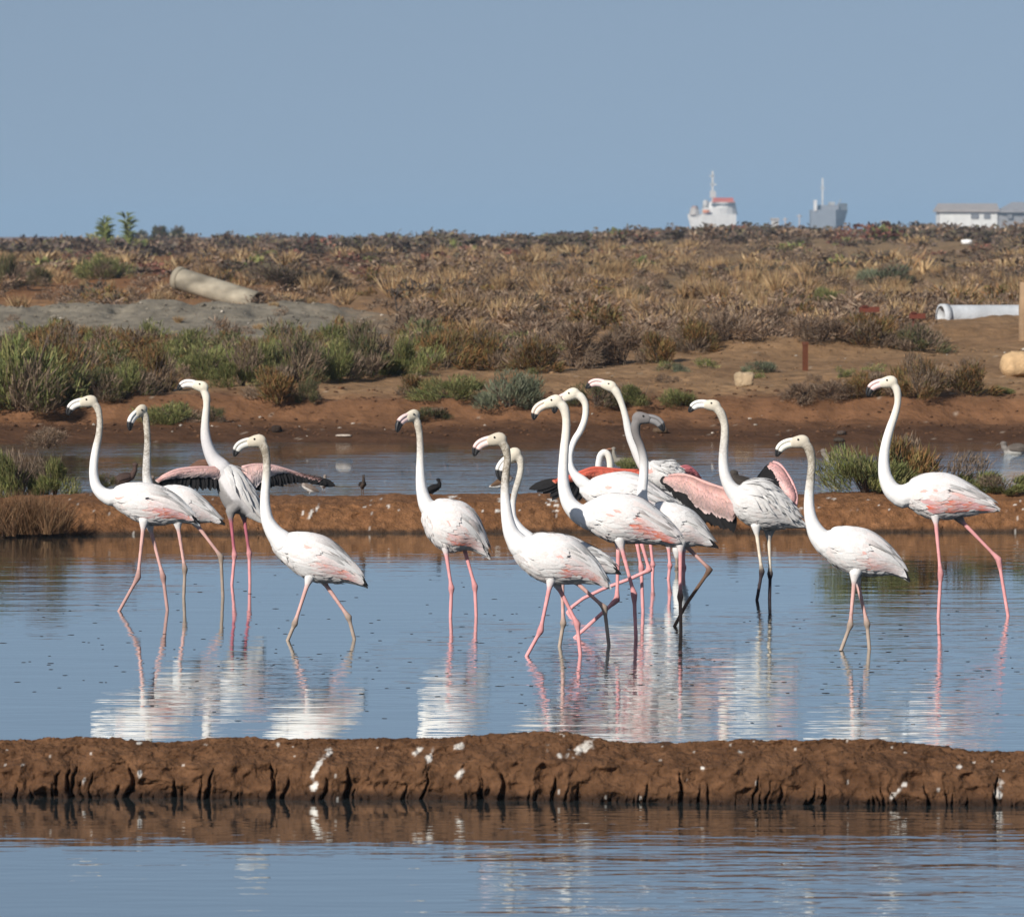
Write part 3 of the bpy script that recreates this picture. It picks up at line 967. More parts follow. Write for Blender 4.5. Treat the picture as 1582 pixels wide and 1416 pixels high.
# front of the central group
flamingo('white flamingo in front of the crowded centre, striding left with speckled neck and pink legs', 1012,
         (4, [(164, 343, 72), (190, 380, 48), (201, 430, 36), (196, 490, 38), (191, 550, 42), (190, 610, 46), (195, 680, 54), (204, 740, 63), (222, 800, 80), (262, 860, 115)]),
         (4, [(262, 812, 218, 890), (325, 803, 265, 950), (400, 802, 325, 1003), (470, 813, 395, 1032), (530, 843, 468, 1040), (590, 898, 548, 1036), (640, 958, 618, 1040), (678, 1022, 668, 1052), (703, 1060, 700, 1066)]),
         [L(4, (407, 1055), (362, 1272), (297, 1390)), L(4, (452, 1065), (541, 1240), (556, 1390))],
         (-6, 0), pink=.6, tip=.05, dirt=(1.0, .45), bill_c=((.82, .70, .64), (.84, .48, .45), .26))
flamingo('white flamingo with neck curled and bill tucked down, just behind the front central one', 997,
         ('F', [(445, 305, 118), (490, 345, 72), (500, 420, 60), (488, 500, 62), (466, 580, 61), (442, 660, 58), (428, 740, 54), (425, 820, 58), (435, 900, 74), (490, 1000, 110), (560, 1080, 150)]),
         ('F', [(560, 1055, 520, 1200), (700, 1042, 640, 1320), (840, 1040, 780, 1400), (970, 1075, 920, 1412), (1090, 1145, 1050, 1405), (1210, 1205, 1180, 1395), (1320, 1285, 1300, 1385), (1400, 1378, 1396, 1392)]),
         [L('G', (338, 590), (347, 905), (322, 1058)), L('G', (445, 588), (662, 782), (698, 1090))],
         (-36, 0), pink=.1, tip=1.0, dirt=(.55, .55), leg_c=(PALEP, YOUNG * 1.3), bill_c=((.82, .80, .76), (.82, .78, .74), .34), streak=1.0)
flamingo('tallest white flamingo of the crowded centre, with cream neck and coral wing patch', 985,
         (4, [(440, 158, 74), (474, 185, 50), (487, 240, 40), (486, 310, 42), (479, 380, 45), (474, 450, 48), (472, 520, 53), (479, 590, 61), (503, 655, 76), (550, 702, 98), (610, 725, 130)]),
         (4, [(580, 650, 545, 722), (640, 622, 595, 772), (720, 610, 660, 815), (800, 618, 725, 838), (865, 650, 795, 842), (930, 705, 865, 842), (990, 758, 940, 848), (1030, 800, 1008, 852), (1056, 836, 1050, 850)]),
         [L('G', (768, 318), (757, 722), (485, 968), dy=.05), L('G', (793, 325), (888, 682), (903, 1040), dy=-.05)],
         (-12, 0), pink=.75, tip=.15, dirt=(.12, .3), bill_c=((.80, .70, .58), (.80, .62, .52), .20))
flamingo('white flamingo stepping high with one bent leg, its curved neck behind the tallest one', 945,
         ('I', [(612, 203, 140), (680, 225, 105), (735, 300, 76), (742, 400, 72), (725, 500, 72), (680, 610, 74), (622, 700, 72), (588, 790, 64), (572, 880, 62), (576, 980, 72), (615, 1075, 95), (690, 1155, 140)]),
         (4, [(555, 552, 550, 602), (620, 535, 600, 645), (700, 512, 685, 690), (780, 512, 765, 735), (860, 540, 850, 765), (930, 588, 920, 772), (990, 632, 980, 760), (1042, 662, 1035, 690)]),
         [L('G', (935, 258), (1005, 495), (860, 562), (650, 640), (500, 712), (412, 778), lift=True, r=1.05), L('G', (905, 262), (943, 478), (955, 800))],
         (-18, 0), pink=.6, tip=.0, dirt=(.0, .3), bill_c=((.80, .62, .58), (.82, .5, .48), .3))
flamingo('flamingo with raised head and one red and black wing stretched out to the left', 895,
         ('I', [(1020, 128, 118), (1068, 165, 100), (1110, 240, 78), (1140, 320, 70), (1165, 400, 72), (1187, 490, 78), (1205, 580, 87), (1235, 680, 98), (1275, 780, 106), (1320, 880, 118), (1370, 970, 135)]),
         ('L', [(190, 478, 140, 570), (260, 492, 200, 640), (330, 498, 270, 690), (400, 505, 350, 715), (470, 555, 430, 715), (520, 605, 500, 690), (560, 650, 545, 670)]),
         [L('G', (1008, 245), (1032, 460), (1030, 520)), L('G', (1152, 325), (1162, 460), (1146, 605))],
         (24, 0), pink=.3, tip=0, shade=.86, bill_c=((.82, .68, .64), (.84, .50, .47), .18), streak=1.0, ruffle=90,
         wings=[dict(c='I', Lc=[(1320, 1040, 0), (1150, 1035, -.05), (980, 1020, -.1), (830, 1010, -.15), (700, 1050, -.2), (560, 1105, -.25), (400, 1145, -.3)],
                     Mc=[(1320, 1130, 0), (1150, 1135, -.05), (980, 1140, -.1), (830, 1140, -.15), (690, 1150, -.2), (540, 1155, -.25), (380, 1165, -.3)],
                     Tc=[(1300, 1290, 0), (1120, 1300, -.05), (950, 1320, -.1), (780, 1345, -.15), (600, 1370, -.2), (380, 1360, -.25), (90, 1222, -.3)], n=26, cov=(.80, .17, .11), cov2=(.80, .30, .20)),
                dict(c='L', Lc=[(480, 535, .1), (540, 530, .15), (600, 570, .2), (645, 635, .25)], Mc=[(480, 600, .1), (540, 600, .15), (595, 620, .2), (640, 645, .25)], Tc=[(480, 640, .1), (540, 640, .15), (600, 640, .2), (640, 650, .25)],
                     n=8, cov=(.72, .22, .24), cov2=(.72, .30, .30), fl=np.array((.3, .05, .05)))])
flamingo('young flamingo with a grey head looking back to the right', 968,
         (5, [(284, 252, 72), (268, 290, 52), (274, 340, 42), (297, 400, 42), (312, 470, 46), (311, 540, 48), (304, 610, 53), (304, 670, 60), (330, 725, 80), (380, 770, 110)]),
         (5, [(325, 692, 300, 760), (395, 681, 345, 838), (475, 692, 405, 885), (545, 728, 480, 900), (600, 785, 548, 895), (640, 845, 605, 895), (685, 900, 680, 906)]),
         [L('G', (1243, 345), (1240, 700), (1245, 935)), L('G', (1290, 318), (1468, 492), (1290, 750), (1200, 918), lift=True, col=(PALEP * .9, BROWN))],
         (0, 180), pink=.15, tip=1.0, neck_c=((.20, .185, .18), .22), leg_c=(PINK * .95, BROWN * 1.6), bill_c=((.24, .23, .23), (.26, .25, .25), .24))
flamingo('flamingo with ruffled grey back and a pink wing fanned to the left, dark legs', 926,
         (5, [(672, 190, 66), (702, 222, 46), (722, 280, 40), (723, 345, 42), (718, 410, 46), (717, 480, 51), (725, 540, 57), (748, 595, 68), (790, 645, 100)]),
         (5, [(765, 608, 752, 690), (825, 578, 800, 755), (895, 568, 865, 795), (965, 600, 930, 812), (1030, 660, 1000, 808), (1080, 725, 1062, 806), (1142, 788, 1132, 806)]),
         [L(5, (886, 835), (912, 1030), (887, 1172), thigh=WHITE), L(5, (948, 860), (954, 1040), (951, 1182), thigh=GREYF)],
         (14, 0), pink=.0, tip=.2, shade=.90, dirt=(.5, .5), leg_c=(CREAM, np.array((.05, .04, .045))), bill_c=((.82, .80, .76), (.82, .80, .74), .18), streak=1.6, ruffle=170,
         wings=[dict(c='L', Lc=[(905, 720, .02), (820, 705, .07), (740, 680, .12), (650, 645, .18), (560, 610, .24), (470, 595, .30), (370, 612, .36)],
                     Mc=[(905, 965, .02), (820, 930, .07), (730, 895, .12), (630, 860, .18), (545, 760, .24), (450, 720, .30), (350, 655, .36)],
                     Tc=[(920, 1075, .02), (850, 1045, .07), (760, 1015, .12), (670, 985, .18), (560, 885, .24), (440, 795, .30), (305, 632, .36)], n=22, cov=(.74, .44, .40), cov2=(.72, .56, .54)),
                dict(c='L', Lc=[(1415, 880, .1), (1428, 780, .16), (1400, 680, .22), (1350, 590, .3), (1290, 515, .36), (1225, 492, .4)], Mc=[(1330, 850, .1), (1330, 750, .16), (1300, 680, .2), (1268, 630, .25), (1250, 580, .3), (1200, 540, .36)],
                     Tc=[(1280, 820, .1), (1270, 740, .16), (1220, 670, .2), (1150, 650, .25), (1085, 635, .3), (1180, 560, .36)], n=16, cov=(.80, .46, .44), cov2=(.78, .54, .52))])
flamingo('white flamingo with brownish grey neck, between the dark legged one and the rightmost', 1003,
         (6, [(186, 378, 78), (216, 412, 54), (228, 470, 39), (225, 530, 40), (219, 590, 44), (215, 650, 48), (218, 710, 55), (231, 765, 67), (258, 820, 92), (300, 865, 115)]),
         (6, [(278, 806, 245, 868), (330, 789, 280, 908), (400, 785, 335, 955), (470, 796, 400, 992), (532, 830, 465, 1006), (590, 880, 530, 1008), (632, 930, 590, 1005), (665, 975, 645, 1014), (693, 1032, 688, 1037)]),
         [L(6, (430, 1040), (411, 1248), (370, 1358)), L(6, (446, 1048), (491, 1240), (502, 1362))],
         (-2, 0), pink=.3, tip=.9, dirt=(.8, .42), leg_c=(PALEP, YOUNG * 1.2), bill_c=((.80, .78, .68), (.80, .78, .70), .17))
flamingo('large white flamingo at the right with red wing patches and long pink stride', 952,
         (6, [(606, 94, 76), (632, 128, 46), (637, 185, 32), (622, 250, 36), (601, 310, 40), (584, 370, 44), (573, 430, 48), (571, 490, 55), (580, 550, 66), (610, 607, 84), (660, 638, 110)]),
         (6, [(655, 585, 640, 652), (700, 560, 690, 682), (760, 535, 742, 715), (830, 530, 800, 738), (900, 549, 870, 740), (970, 590, 940, 728), (1040, 635, 1020, 715), (1090, 668, 1082, 708), (1120, 692, 1117, 704)]),
         [L(6, (818, 758), (841, 1005), (830, 1212)), L(6, (945, 758), (1117, 935), (1162, 1207), thigh=GREYF * .6)],
         (-4, 0), pink=1.0, tip=.1, dirt=(.1, .3), bill_c=((.82, .68, .64), (.84, .48, .46), .28))
flamingo('feeding flamingo hidden in the crowd, only its bent pale neck showing above the red wing', 900,
         ('I', [(1010, 1090, 100), (1010, 1010, 70), (1005, 930, 72), (985, 865, 74), (945, 840, 74), (905, 870, 72), (888, 930, 70), (880, 1010, 72), (900, 1100, 90), (980, 1160, 130)]),
         ('P', [(930, 740, 926, 752), (955, 735, 950, 770), (980, 738, 975, 785), (1010, 745, 1005, 792), (1035, 760, 1032, 790), (1060, 778, 1058, 788)]),
         [L('G', (1215, 400), (1214, 470), (1215, 532), col=(YOUNG, YOUNG)), L('G', (1266, 345), (1268, 470), (1272, 603))],
         (-75, 0), pink=.2, tip=0, shade=.86, bill_c=((.8, .7, .66), (.8, .6, .56), .3), dist=38.6)

# ------------------------------------------------------------------ plants
PAL = {
    'green': [(.150, .170, .052), (.205, .210, .075), (.115, .138, .050), (.25, .225, .09), (.17, .16, .065)],
    'dark': [(.075, .090, .038), (.110, .115, .050), (.14, .125, .060), (.15, .105, .055)],
    'blue': [(.125, .140, .085), (.165, .170, .110), (.100, .115, .070)],
    'rust': [(.200, .105, .038), (.170, .125, .046), (.230, .125, .055), (.135, .115, .042)],
    'dry': [(.175, .115, .078), (.225, .158, .110), (.125, .085, .062), (.27, .20, .14), (.21, .13, .07)],
    'red': [(.17, .07, .05), (.22, .10, .07), (.12, .06, .045)],
    'straw': [(.36, .25, .125), (.44, .32, .18), (.28, .18, .09), (.33, .20, .10)],
    'straw_brown': [(.17, .09, .042), (.22, .12, .06), (.13, .065, .032), (.27, .17, .09)],
    'far': [(.105, .078, .062), (.140, .100, .078), (.085, .070, .052), (.12, .10, .058)],
}


def blades(p, d, ln, w, rng):
    """tapered flat sprigs: base p, direction d, length ln, width w"""
    n = len(p)
    r = rng.normal(size=(n, 3))
    s = np.cross(d, r); s /= np.linalg.norm(s, axis=1)[:, None] + 1e-9
    a = p - s * w[:, None] * .35; b = p + s * w[:, None] * .35
    m1 = p + d * (ln * .55)[:, None] - s * w[:, None] * .5; m2 = p + d * (ln * .55)[:, None] + s * w[:, None] * .5
    t = p + d * ln[:, None]
    V = np.stack([a, b, m2, m1, t], 1).reshape(-1, 3)
    i = np.arange(n)[:, None] * 5
    return V, np.concatenate([i, i + 1, i + 2, i + 3], 1), np.concatenate([i + 3, i + 2, i + 4], 1)


def shrub_template(kind, seed, n, fine=1.0):
    """unit plant: about 1 wide, 1 high, base at the origin"""
    rng = np.random.default_rng(seed)
    pal = np.array(PAL[kind])
    if kind.startswith('straw'):
        k = max(3, n // 60)
        cen = np.stack([rng.uniform(-.32, .32, k), rng.uniform(-.32, .32, k), np.zeros(k)], 1)
        j = rng.integers(0, k, n)
        p = cen[j] + rng.normal(size=(n, 3)) * np.array((.04, .04, 0))
        d = np.stack([rng.normal(0, .33, n) + .10, rng.normal(0, .33, n), np.ones(n)], 1); d /= np.linalg.norm(d, axis=1)[:, None]
        ln = rng.uniform(.35, 1.0, n); w = rng.uniform(.010, .022, n) * fine
    else:
        k = int(rng.integers(9, 19))
        cen = np.stack([rng.uniform(-.36, .36, k), rng.uniform(-.36, .36, k), rng.uniform(.12, .62, k)], 1)
        cen[:, 2] *= (1.12 - 1.1 * (cen[:, 0] ** 2 + cen[:, 1] ** 2) / .36)
        cr = rng.uniform(.09, .27, k)
        j = rng.integers(0, k, n)
        v = rng.normal(size=(n, 3)); v /= np.linalg.norm(v, axis=1)[:, None]
        rad = rng.uniform(.25, 1.0, n) ** .6
        p = cen[j] + v * (cr[j] * rad)[:, None]
        p[:, 2] = np.abs(p[:, 2]) * .98
        out = p - np.array((0, 0, .15)); out /= np.linalg.norm(out, axis=1)[:, None] + 1e-9
        upw = {'green': 1.1, 'dark': .9, 'blue': 1.3, 'rust': .9, 'dry': .45, 'red': .5, 'far': .4}[kind]
        d = out * .7 + np.array((0, 0, upw)) + rng.normal(size=(n, 3)) * (.38 if kind != 'dry' else .6); d /= np.linalg.norm(d, axis=1)[:, None]
        ln = rng.uniform(.06, .21, n) * (.8 if fine < .35 else 1); w = rng.uniform(.020, .042, n) * fine * (.75 if kind == 'dry' else 1)
    V, f4, f3 = blades(p, d, ln, w, rng)
    c = pal[rng.integers(0, len(pal), n)] * rng.uniform(.7, 1.35, n)[:, None]
    if not kind.startswith('straw'):
        dead = rng.random(k) < (.06 if kind in ('green', 'blue') else .16)          # some branches have died back
        c = np.where((dead[j] & (kind not in ('far', 'red')))[:, None], np.array((.20, .145, .10)) * rng.uniform(.6, 1.3, n)[:, None], c)
    if not kind.startswith('straw'):
        # whole branches of one plant differ in hue
        c = c * (np.array([rng.uniform(.75, 1.3) for _ in range(k)])[j])[:, None]
    return V, f4, f3, np.repeat(c, 5, 0)


def twig_template(seed, kind):
    rng = np.random.default_rng(seed)
    mb = MB()
    for k in range(9):
        a = rng.uniform(0, 2 * np.pi); r = rng.uniform(.1, .34); h = rng.uniform(.4, .8)
        pts = np.array([(0, 0, -.05), (math.cos(a) * r * .35, math.sin(a) * r * .35, h * .45), (math.cos(a) * r, math.sin(a) * r, h)])
        pts[1] += rng.normal(size=3) * .03
        mb.tube(catmull(pts, 5), np.linspace(.016, .005, 5), 4, (.11, .08, .06))
    return mb


TPL, TWG = {}, {}
for kind in PAL:
    TPL[kind] = []
    for s_ in range(3):
        V, f4, f3, c = shrub_template(kind, 50 * s_ + len(kind) * 7, 620 if kind.startswith('straw') else (4400 if kind == 'green' else 2700), .30 if kind == 'green' else .42)
        TPL[kind].append(mesh_data(kind + '_foliage', V, [f4, f3], c, False))
    TWG[kind] = twig_template(3 + len(kind), kind).data('twigs', True)

prs = random.Random(11)


def plant(name, label, cat, kind, pos, w, h, group=None, var=None):
    o = empty(name, pos, prs.uniform(0, 6.28))
    o.scale = (w, w * prs.uniform(.8, 1.1), h)
    tag(o, label, cat, group)
    v = prs.randrange(3) if var is None else var
    add('foliage', TPL[kind][v], M_leaf, o)
    if not kind.startswith('straw'): add('stem', TWG[kind], M_stem, o)
    return o


def plant_px(name, label, cat, kind, px, py, wpx, hpx, pos=None, group=None):
    if pos is None: pos = ground_hit(px, py)
    sc = pos[1] / F
    return plant(name, label, cat, kind, (pos[0], pos[1], pos[2] - .03), wpx * sc * 1.05, hpx * sc * 1.08, group)


G = 'shrubs on the far shore'
for px, py, w, h, kind, lab in [
    (35, 636, 170, 150, 'green', 'tall green shrub at the left edge of the far shore'),
    (105, 606, 110, 110, 'rust', 'rusty shrub beside the tall green one at the left edge'),
    (150, 618, 80, 60, 'dark', 'dark low shrub above the leftmost flamingo head'),
    (195, 612, 95, 78, 'green', 'green shrub on the shore just above the second flamingo from the left'),
    (235, 605, 80, 85, 'rust', 'brown shrub between the heads of the second and third flamingos from the left'),
    (262, 652, 115, 48, 'green', 'low yellow green shrub on the bank left of the wing spreading flamingo neck'),
    (328, 652, 40, 30, 'dark', 'tiny dark bush touching the raised neck of the wing spreading flamingo'),
    (315, 584, 95, 66, 'green', 'upright green shrub behind the head of the wing spreading flamingo'),
    (375, 596, 110, 90, 'green', 'broad olive shrub above the striding flamingo with the grey neck'),
    (430, 620, 90, 70, 'rust', 'brownish shrub at the tip of the shore slope above the grey necked flamingo'),
    (478, 622, 40, 40, 'dark', 'small dark bush at the right end of the left green thicket'),
    (455, 592, 100, 90, 'dark', 'dark green shrub in the left half of the green thicket'),
    (515, 588, 95, 88, 'green', 'green shrub left of centre above the bare brown slope'),
    (570, 582, 100, 92, 'dark', 'dark shrub in the middle of the thicket above the bare slope'),
    (625, 580, 90, 78, 'green', 'green shrub directly above the flamingo standing alone'),
    (690, 572, 95, 70, 'rust', 'orange brown shrub up slope right of the lone flamingo'),
    (640, 612, 70, 42, 'rust', 'small rusty bush just above the lone flamingo head'),
    (705, 622, 95, 52, 'green', 'olive bush between the lone flamingo and the blue green bush'),
    (785, 632, 105, 62, 'blue', 'blue green feathery bush above the front central flamingo'),
    (670, 648, 70, 24, 'dark', 'flat dark tuft on the slope right of the lone flamingo head'),
    (760, 570, 90, 76, 'rust', 'yellow brown shrub left of the dark dry thicket'),
    (825, 574, 90, 62, 'rust', 'orange green shrub at the left foot of the dark dry thicket'),
    (885, 568, 130, 92, 'dry', 'large dark dry shrub above the tallest central flamingo'),
    (960, 562, 110, 92, 'dry', 'dark dry shrub above the raised head of the red winged flamingo'),
    (1015, 560, 75, 62, 'rust', 'rusty green shrub right of the dark dry thicket'),
    (1070, 542, 80, 58, 'rust', 'russet shrub above the crumbling earth edge'),
    (1125, 528, 110, 66, 'dry', 'dry grey shrub left of the rusty post'),
    (1195, 520, 100, 62, 'dry', 'dry mauve shrub directly behind the rusty post'),
    (1270, 528, 110, 62, 'dry', 'dry brown shrub right of the rusty post'),
    (1340, 532, 95, 55, 'rust', 'brown green shrub between the post and the white pipe'),
    (1420, 543, 80, 50, 'dark', 'dark shrub in front of the near end of the white pipe'),
    (920, 628, 70, 44, 'dark', 'dark tuft under the bill of the raised headed flamingo'),
    (985, 628, 85, 44, 'green', 'green grassy tuft behind the grey headed flamingo'),
    (1050, 630, 80, 38, 'green', 'grassy green tuft left of the dark legged flamingo head'),
    (1050, 575, 32, 20, 'blue', 'tiny grey green tuft on the bare sandy terrace'),
    (1176, 574, 52, 22, 'blue', 'pale green tuft beside the block shaped stone'),
    (1238, 622, 70, 42, 'dry', 'dry twiggy bush above the flamingo with the brownish neck'),
    (1285, 618, 75, 42, 'dry', 'second dry twiggy bush on the terrace, nearer the rightmost flamingo head'),
    (1345, 612, 80, 52, 'rust', 'rusty bush just left of the rightmost flamingo head'),
    (1415, 614, 90, 72, 'rust', 'tallest rusty bush right behind the rightmost flamingo head'),
    (1490, 608, 95, 58, 'rust', 'reddish bush between the rightmost flamingo head and the pale boulder'),
    (1550, 608, 42, 18, 'green', 'tiny green tuft below the pale boulder'),
    (987, 472, 42, 38, 'dark', 'single dark green bush on the plain above the dry thicket'),
    (1190, 470, 30, 28, 'green', 'small green bush on the plain above the rusty post'),
    (1275, 470, 60, 36, 'green', 'green bush on the plain between post and white pipe'),
    (1375, 442, 95, 40, 'blue', 'grey green bush on the plain above the rusty red scraps'),
    (160, 432, 70, 52, 'green', 'green bush under the two tall reeds'),
    (12, 446, 50, 62, 'dark', 'dark green bush at the left edge of the plain'),
    (55, 440, 46, 36, 'dark', 'second dark green bush near the left edge of the plain'),
    (408, 402, 46, 20, 'green', 'small green bush beyond the fallen pipe'),
    (292, 456, 46, 22, 'dry', 'low dry shrub in front of the raised end of the fallen pipe'),
    (345, 462, 60, 24, 'dry', 'low dry shrub in front of the middle of the fallen pipe'),
    (392, 464, 56, 34, 'dry', 'dry shrub over the buried end of the fallen pipe'),
    (440, 452, 110, 56, 'far', 'dark purple brown shrub right of the fallen pipe'),
    (505, 450, 60, 44, 'far', 'smaller dark shrub right of the fallen pipe'),
    (340, 420, 50, 26, 'far', 'dark shrub behind the fallen pipe'),
    (668, 455, 60, 32, 'red', 'reddish shrub on the plain at the end of the grey ridge'),
    (165, 525, 70, 14, 'red', 'flat red patch of plants on the grey ridge'),
    (235, 521, 60, 9, 'red', 'thin flat red patch of plants right of the larger one on the grey ridge'),
]:
    plant_px('shrub', lab, 'shrub', kind, px, py, w, h, group=G)


def bank_pos(px, py, Y):
    p = P(px, py, Y); p[2] = max(p[2], .02)
    return p


for px, py, Y, w, h, kind, lab in [
    (28, 772, 44.0, 110, 96, 'green', 'big green shrub growing on the dyke at the left edge'),
    (85, 768, 44.2, 85, 80, 'green', 'green shrub on the dyke just left of the leftmost flamingo neck'),
    (75, 690, 44.6, 60, 40, 'dry', 'tangle of dead twigs on top of the left dyke shrub'),
    (1338, 764, 44.1, 135, 92, 'green', 'olive shrub on the dyke left of the rightmost flamingo neck'),
    (1395, 762, 44.4, 105, 104, 'rust', 'tall rusty green shrub on the dyke behind the rightmost flamingo neck'),
    (1455, 764, 44.2, 135, 80, 'green', 'green shrub on the dyke above the rightmost flamingo back'),
    (1555, 764, 44.0, 90, 40, 'green', 'low green shrub on the dyke at the right edge'),
    (972, 728, 46.0, 46, 26, 'green', 'small green tuft beside the two grey waders'),
    (163, 752, 44.4, 34, 22, 'dark', 'small dark tuft on the dyke beside the brown wader at left'),
]:
    plant('shrub', lab, 'shrub', kind, bank_pos(px, py, Y), w * Y / F * 1.1, h * Y / F * 1.1, 'shrubs on the dyke')
for px, py, Y, w, h, lab in [(20, 826, 42.55, 120, 80, 'dry brown grass clump hanging over the dyke at the left edge'), (78, 824, 42.6, 90, 66, 'dry brown grass clump on the dyke, right of the one at the left edge'), (55, 800, 42.78, 110, 50, 'dry brown grass just below the left dyke shrub')]:
    p = bank_pos(px, py, Y)
    o = plant('grass_clump', lab, 'grass', 'straw_brown', p, w * Y / F, h * Y / F, 'dry grass on the dyke')

# the cover that cannot be counted
def scatter(name, label, kinds, spots, n_blades, fine):
    """spots: (n, 6) x, y, width, height, kind index, seed"""
    rng = np.random.default_rng(len(name))
    base = [[shrub_template(k, 900 + i + 31 * v, n_blades, fine) for v in range(4)] for i, k in enumerate(kinds)]
    Vs, F4, F3, Cs, n = [], [], [], [], 0
    xs_ = spots[:, 0]; ys_ = spots[:, 1]; zs = zg(xs_, ys_)
    for (x, y, w, h, k), z in zip(spots[:, :5], zs):
        V, f4, f3, c = base[int(k)][rng.integers(0, 4)]
        a = rng.uniform(0, 2 * np.pi); ca, sa = math.cos(a), math.sin(a)
        v = np.stack([(V[:, 0] * ca - V[:, 1] * sa) * w + x, (V[:, 0] * sa + V[:, 1] * ca) * w + y, V[:, 2] * h + z - .02], 1)
        Vs.append(v); F4.append(f4 + n); F3.append(f3 + n); Cs.append(c * rng.uniform(.75, 1.25)); n += len(v)
    me = mesh_data(name, np.concatenate(Vs), [np.concatenate(F4), np.concatenate(F3)], np.concatenate(Cs), False)
    return tag(add(name, me, M_leaf), label, None, None, 'stuff')


def spots_in(n, y0, y1, px0, px1, hmin, hmax, wmul, kinds, seed, ok=None, power=1.0, roll=0):
    rng = np.random.default_rng(seed)
    y = 1 / (1 / y0 + (1 / y1 - 1 / y0) * rng.uniform(0, 1, n) ** power)
    px = rng.uniform(px0, px1, n)
    x = (px - CX) / F * y
    h = rng.uniform(hmin, hmax, n)
    w = h * rng.uniform(*wmul, n)
    k = rng.choice(len(kinds), n, p=np.array(kinds) / sum(kinds))
    if roll: h = h * (1 + roll * fbm(px * .012, y * 0 + seed, 3, seed + 60)); 
    s = np.stack([x, y, w, h, k], 1)
    if ok is not None: s = s[ok(px, y)]
    return s


K1 = ['green', 'rust', 'dark', 'dry']
sp1 = np.concatenate([
    spots_in(130, 67.5, 81, -150, 690, .28, .60, (1.0, 1.6), [4, 2.5, 2, 1.5], 1, ok=lambda px, y: (y > 70) | (px < 330) & (fbm(px * .01, px * 0, 2, 3) > -.2)),
    spots_in(45, 69, 79, 620, 860, .25, .5, (1.1, 1.8), [3, 4, 1, 2], 2, ok=lambda px, y: y > 72),
    spots_in(16, 67.5, 73, 800, 1580, .10, .22, (1.0, 1.8), [2, 3, 1, 3], 3),
])
scatter('thicket', 'mixed green and rusty undergrowth between the shore shrubs', K1, sp1, 760, .62)
K2 = ['dry', 'rust', 'straw', 'far']
sp2 = np.concatenate([
    spots_in(210, 78.5, 100, 640, 1760, .35, .72, (1.1, 1.8), [6, 1.6, 1, 0], 4, ok=lambda px, y: (y > 79 + 4 * (px < 980) - 3 * (px < 860)) & ((px < 1400) | (y > 89))),
    spots_in(90, 84, 97, -150, 640, .08, .25, (1.2, 2.4), [4, 1, 2, 0], 5, ok=lambda px, y: (y > 94) | (fbm(px * .02, y, 2, 9) > .1)),
    spots_in(420, 97, 160, -200, 1780, .25, .6, (1.2, 2.2), [5, 1.4, 2, 2], 6, ok=lambda px, y: (px > 560) | (fbm(px * .012, y * .08, 2, 33) > -.05)),
])
scatter('dry_scrub', 'dry grey brown scrub covering the middle of the plain', K2, sp2, 280, 1.3)
K3 = ['far', 'dry', 'straw', 'green', 'red']
sp3 = np.concatenate([
    spots_in(640, 150, 300, -200, 1780, .3, .75, (1.5, 2.8), [3, 5, 3, .5, .7], 7),
    spots_in(420, 270, 380, -250, 1830, 1.0, 1.55, (1.2, 2.2), [6, 2, 0, .5, .3], 8, roll=.35),
    spots_in(160, 380, 700, -250, 1830, 1.1, 1.8, (1.5, 2.4), [6, 1, 0, .6, 0], 9, roll=.5),
])
scatter('far_scrub', 'dark brown belt of scrub along the skyline', K3, sp3, 105, 2.9)
K4 = ['straw', 'dry']
sp4 = np.concatenate([spots_in(170, 98, 175, 600, 1250, .3, .75, (.9, 1.5), [4, 2], 10, ok=lambda px, y: fbm(px * .006, y * .05, 2, 19) > -.1), spots_in(60, 150, 240, 640, 1250, .5, .9, (.9, 1.5), [4, 2], 12),
                      spots_in(110, 97, 150, 1150, 1700, .3, .6, (.9, 1.5), [3, 2], 13), spots_in(60, 98, 160, -150, 560, .2, .45, (1, 1.6), [4, 1], 14)])
scatter('straw_grass', 'pale straw coloured grass on the plain behind the flamingos', K4, sp4, 200, 1.5)


# two tall reeds on the skyline
def reed(px, py, hpx, Y, label, seed):
    rng = np.random.default_rng(seed)
    p = P(px, py, Y); z0 = float(zg(p[0], Y)); p[2] = z0
    o = empty('reed_clump', p)
    tag(o, label, 'reed', 'tall reeds on the plain')
    top = P(px, py - hpx, Y)[2] - z0
    for k in range(7 if seed % 2 else 4):
        s = MB(); f = MB()
        bx, by = rng.normal(0, .16 if seed % 2 else .07, 2)
        h = top * rng.uniform(.72, 1.0)
        lean = rng.normal(0, .10)
        pts = np.array([(bx, by, 0), (bx + lean * .4, by, h * .5), (bx + lean, by, h)])
        s.tube(catmull(pts, 6), np.linspace(.03, .012, 6), 5, (.19, .17, .06))
        stalk = add('stalk', s.data('stalk'), M_stem, o)
        for q in range(15):
            t = rng.uniform(.3, 1.0); c0 = np.array((bx + lean * t, by, h * t))
            a = rng.uniform(0, 6.28)
            d = np.array((math.cos(a) * .45, math.sin(a) * .45, .8)); d /= np.linalg.norm(d)
            tt = np.linspace(0, 1, 5)[:, None]
            pp = c0 + d * tt * .62 + np.array((math.cos(a) * .25, math.sin(a) * .25, -.30)) * tt ** 2
            feather(f, pp, np.array([.03, .055, .05, .03, .005]), np.array((0, -.9, .4)), np.array((.12, .14, .04)) * rng.uniform(.7, 1.4))
        add('leaves', f.data('leaves'), M_leaf, stalk)


reed(163, 395, 62, 300, 'left and broader of the two tall reed clumps rising over the skyline', 1)
reed(199, 395, 66, 300, 'right and slimmer of the two tall reed clumps rising over the skyline', 2)


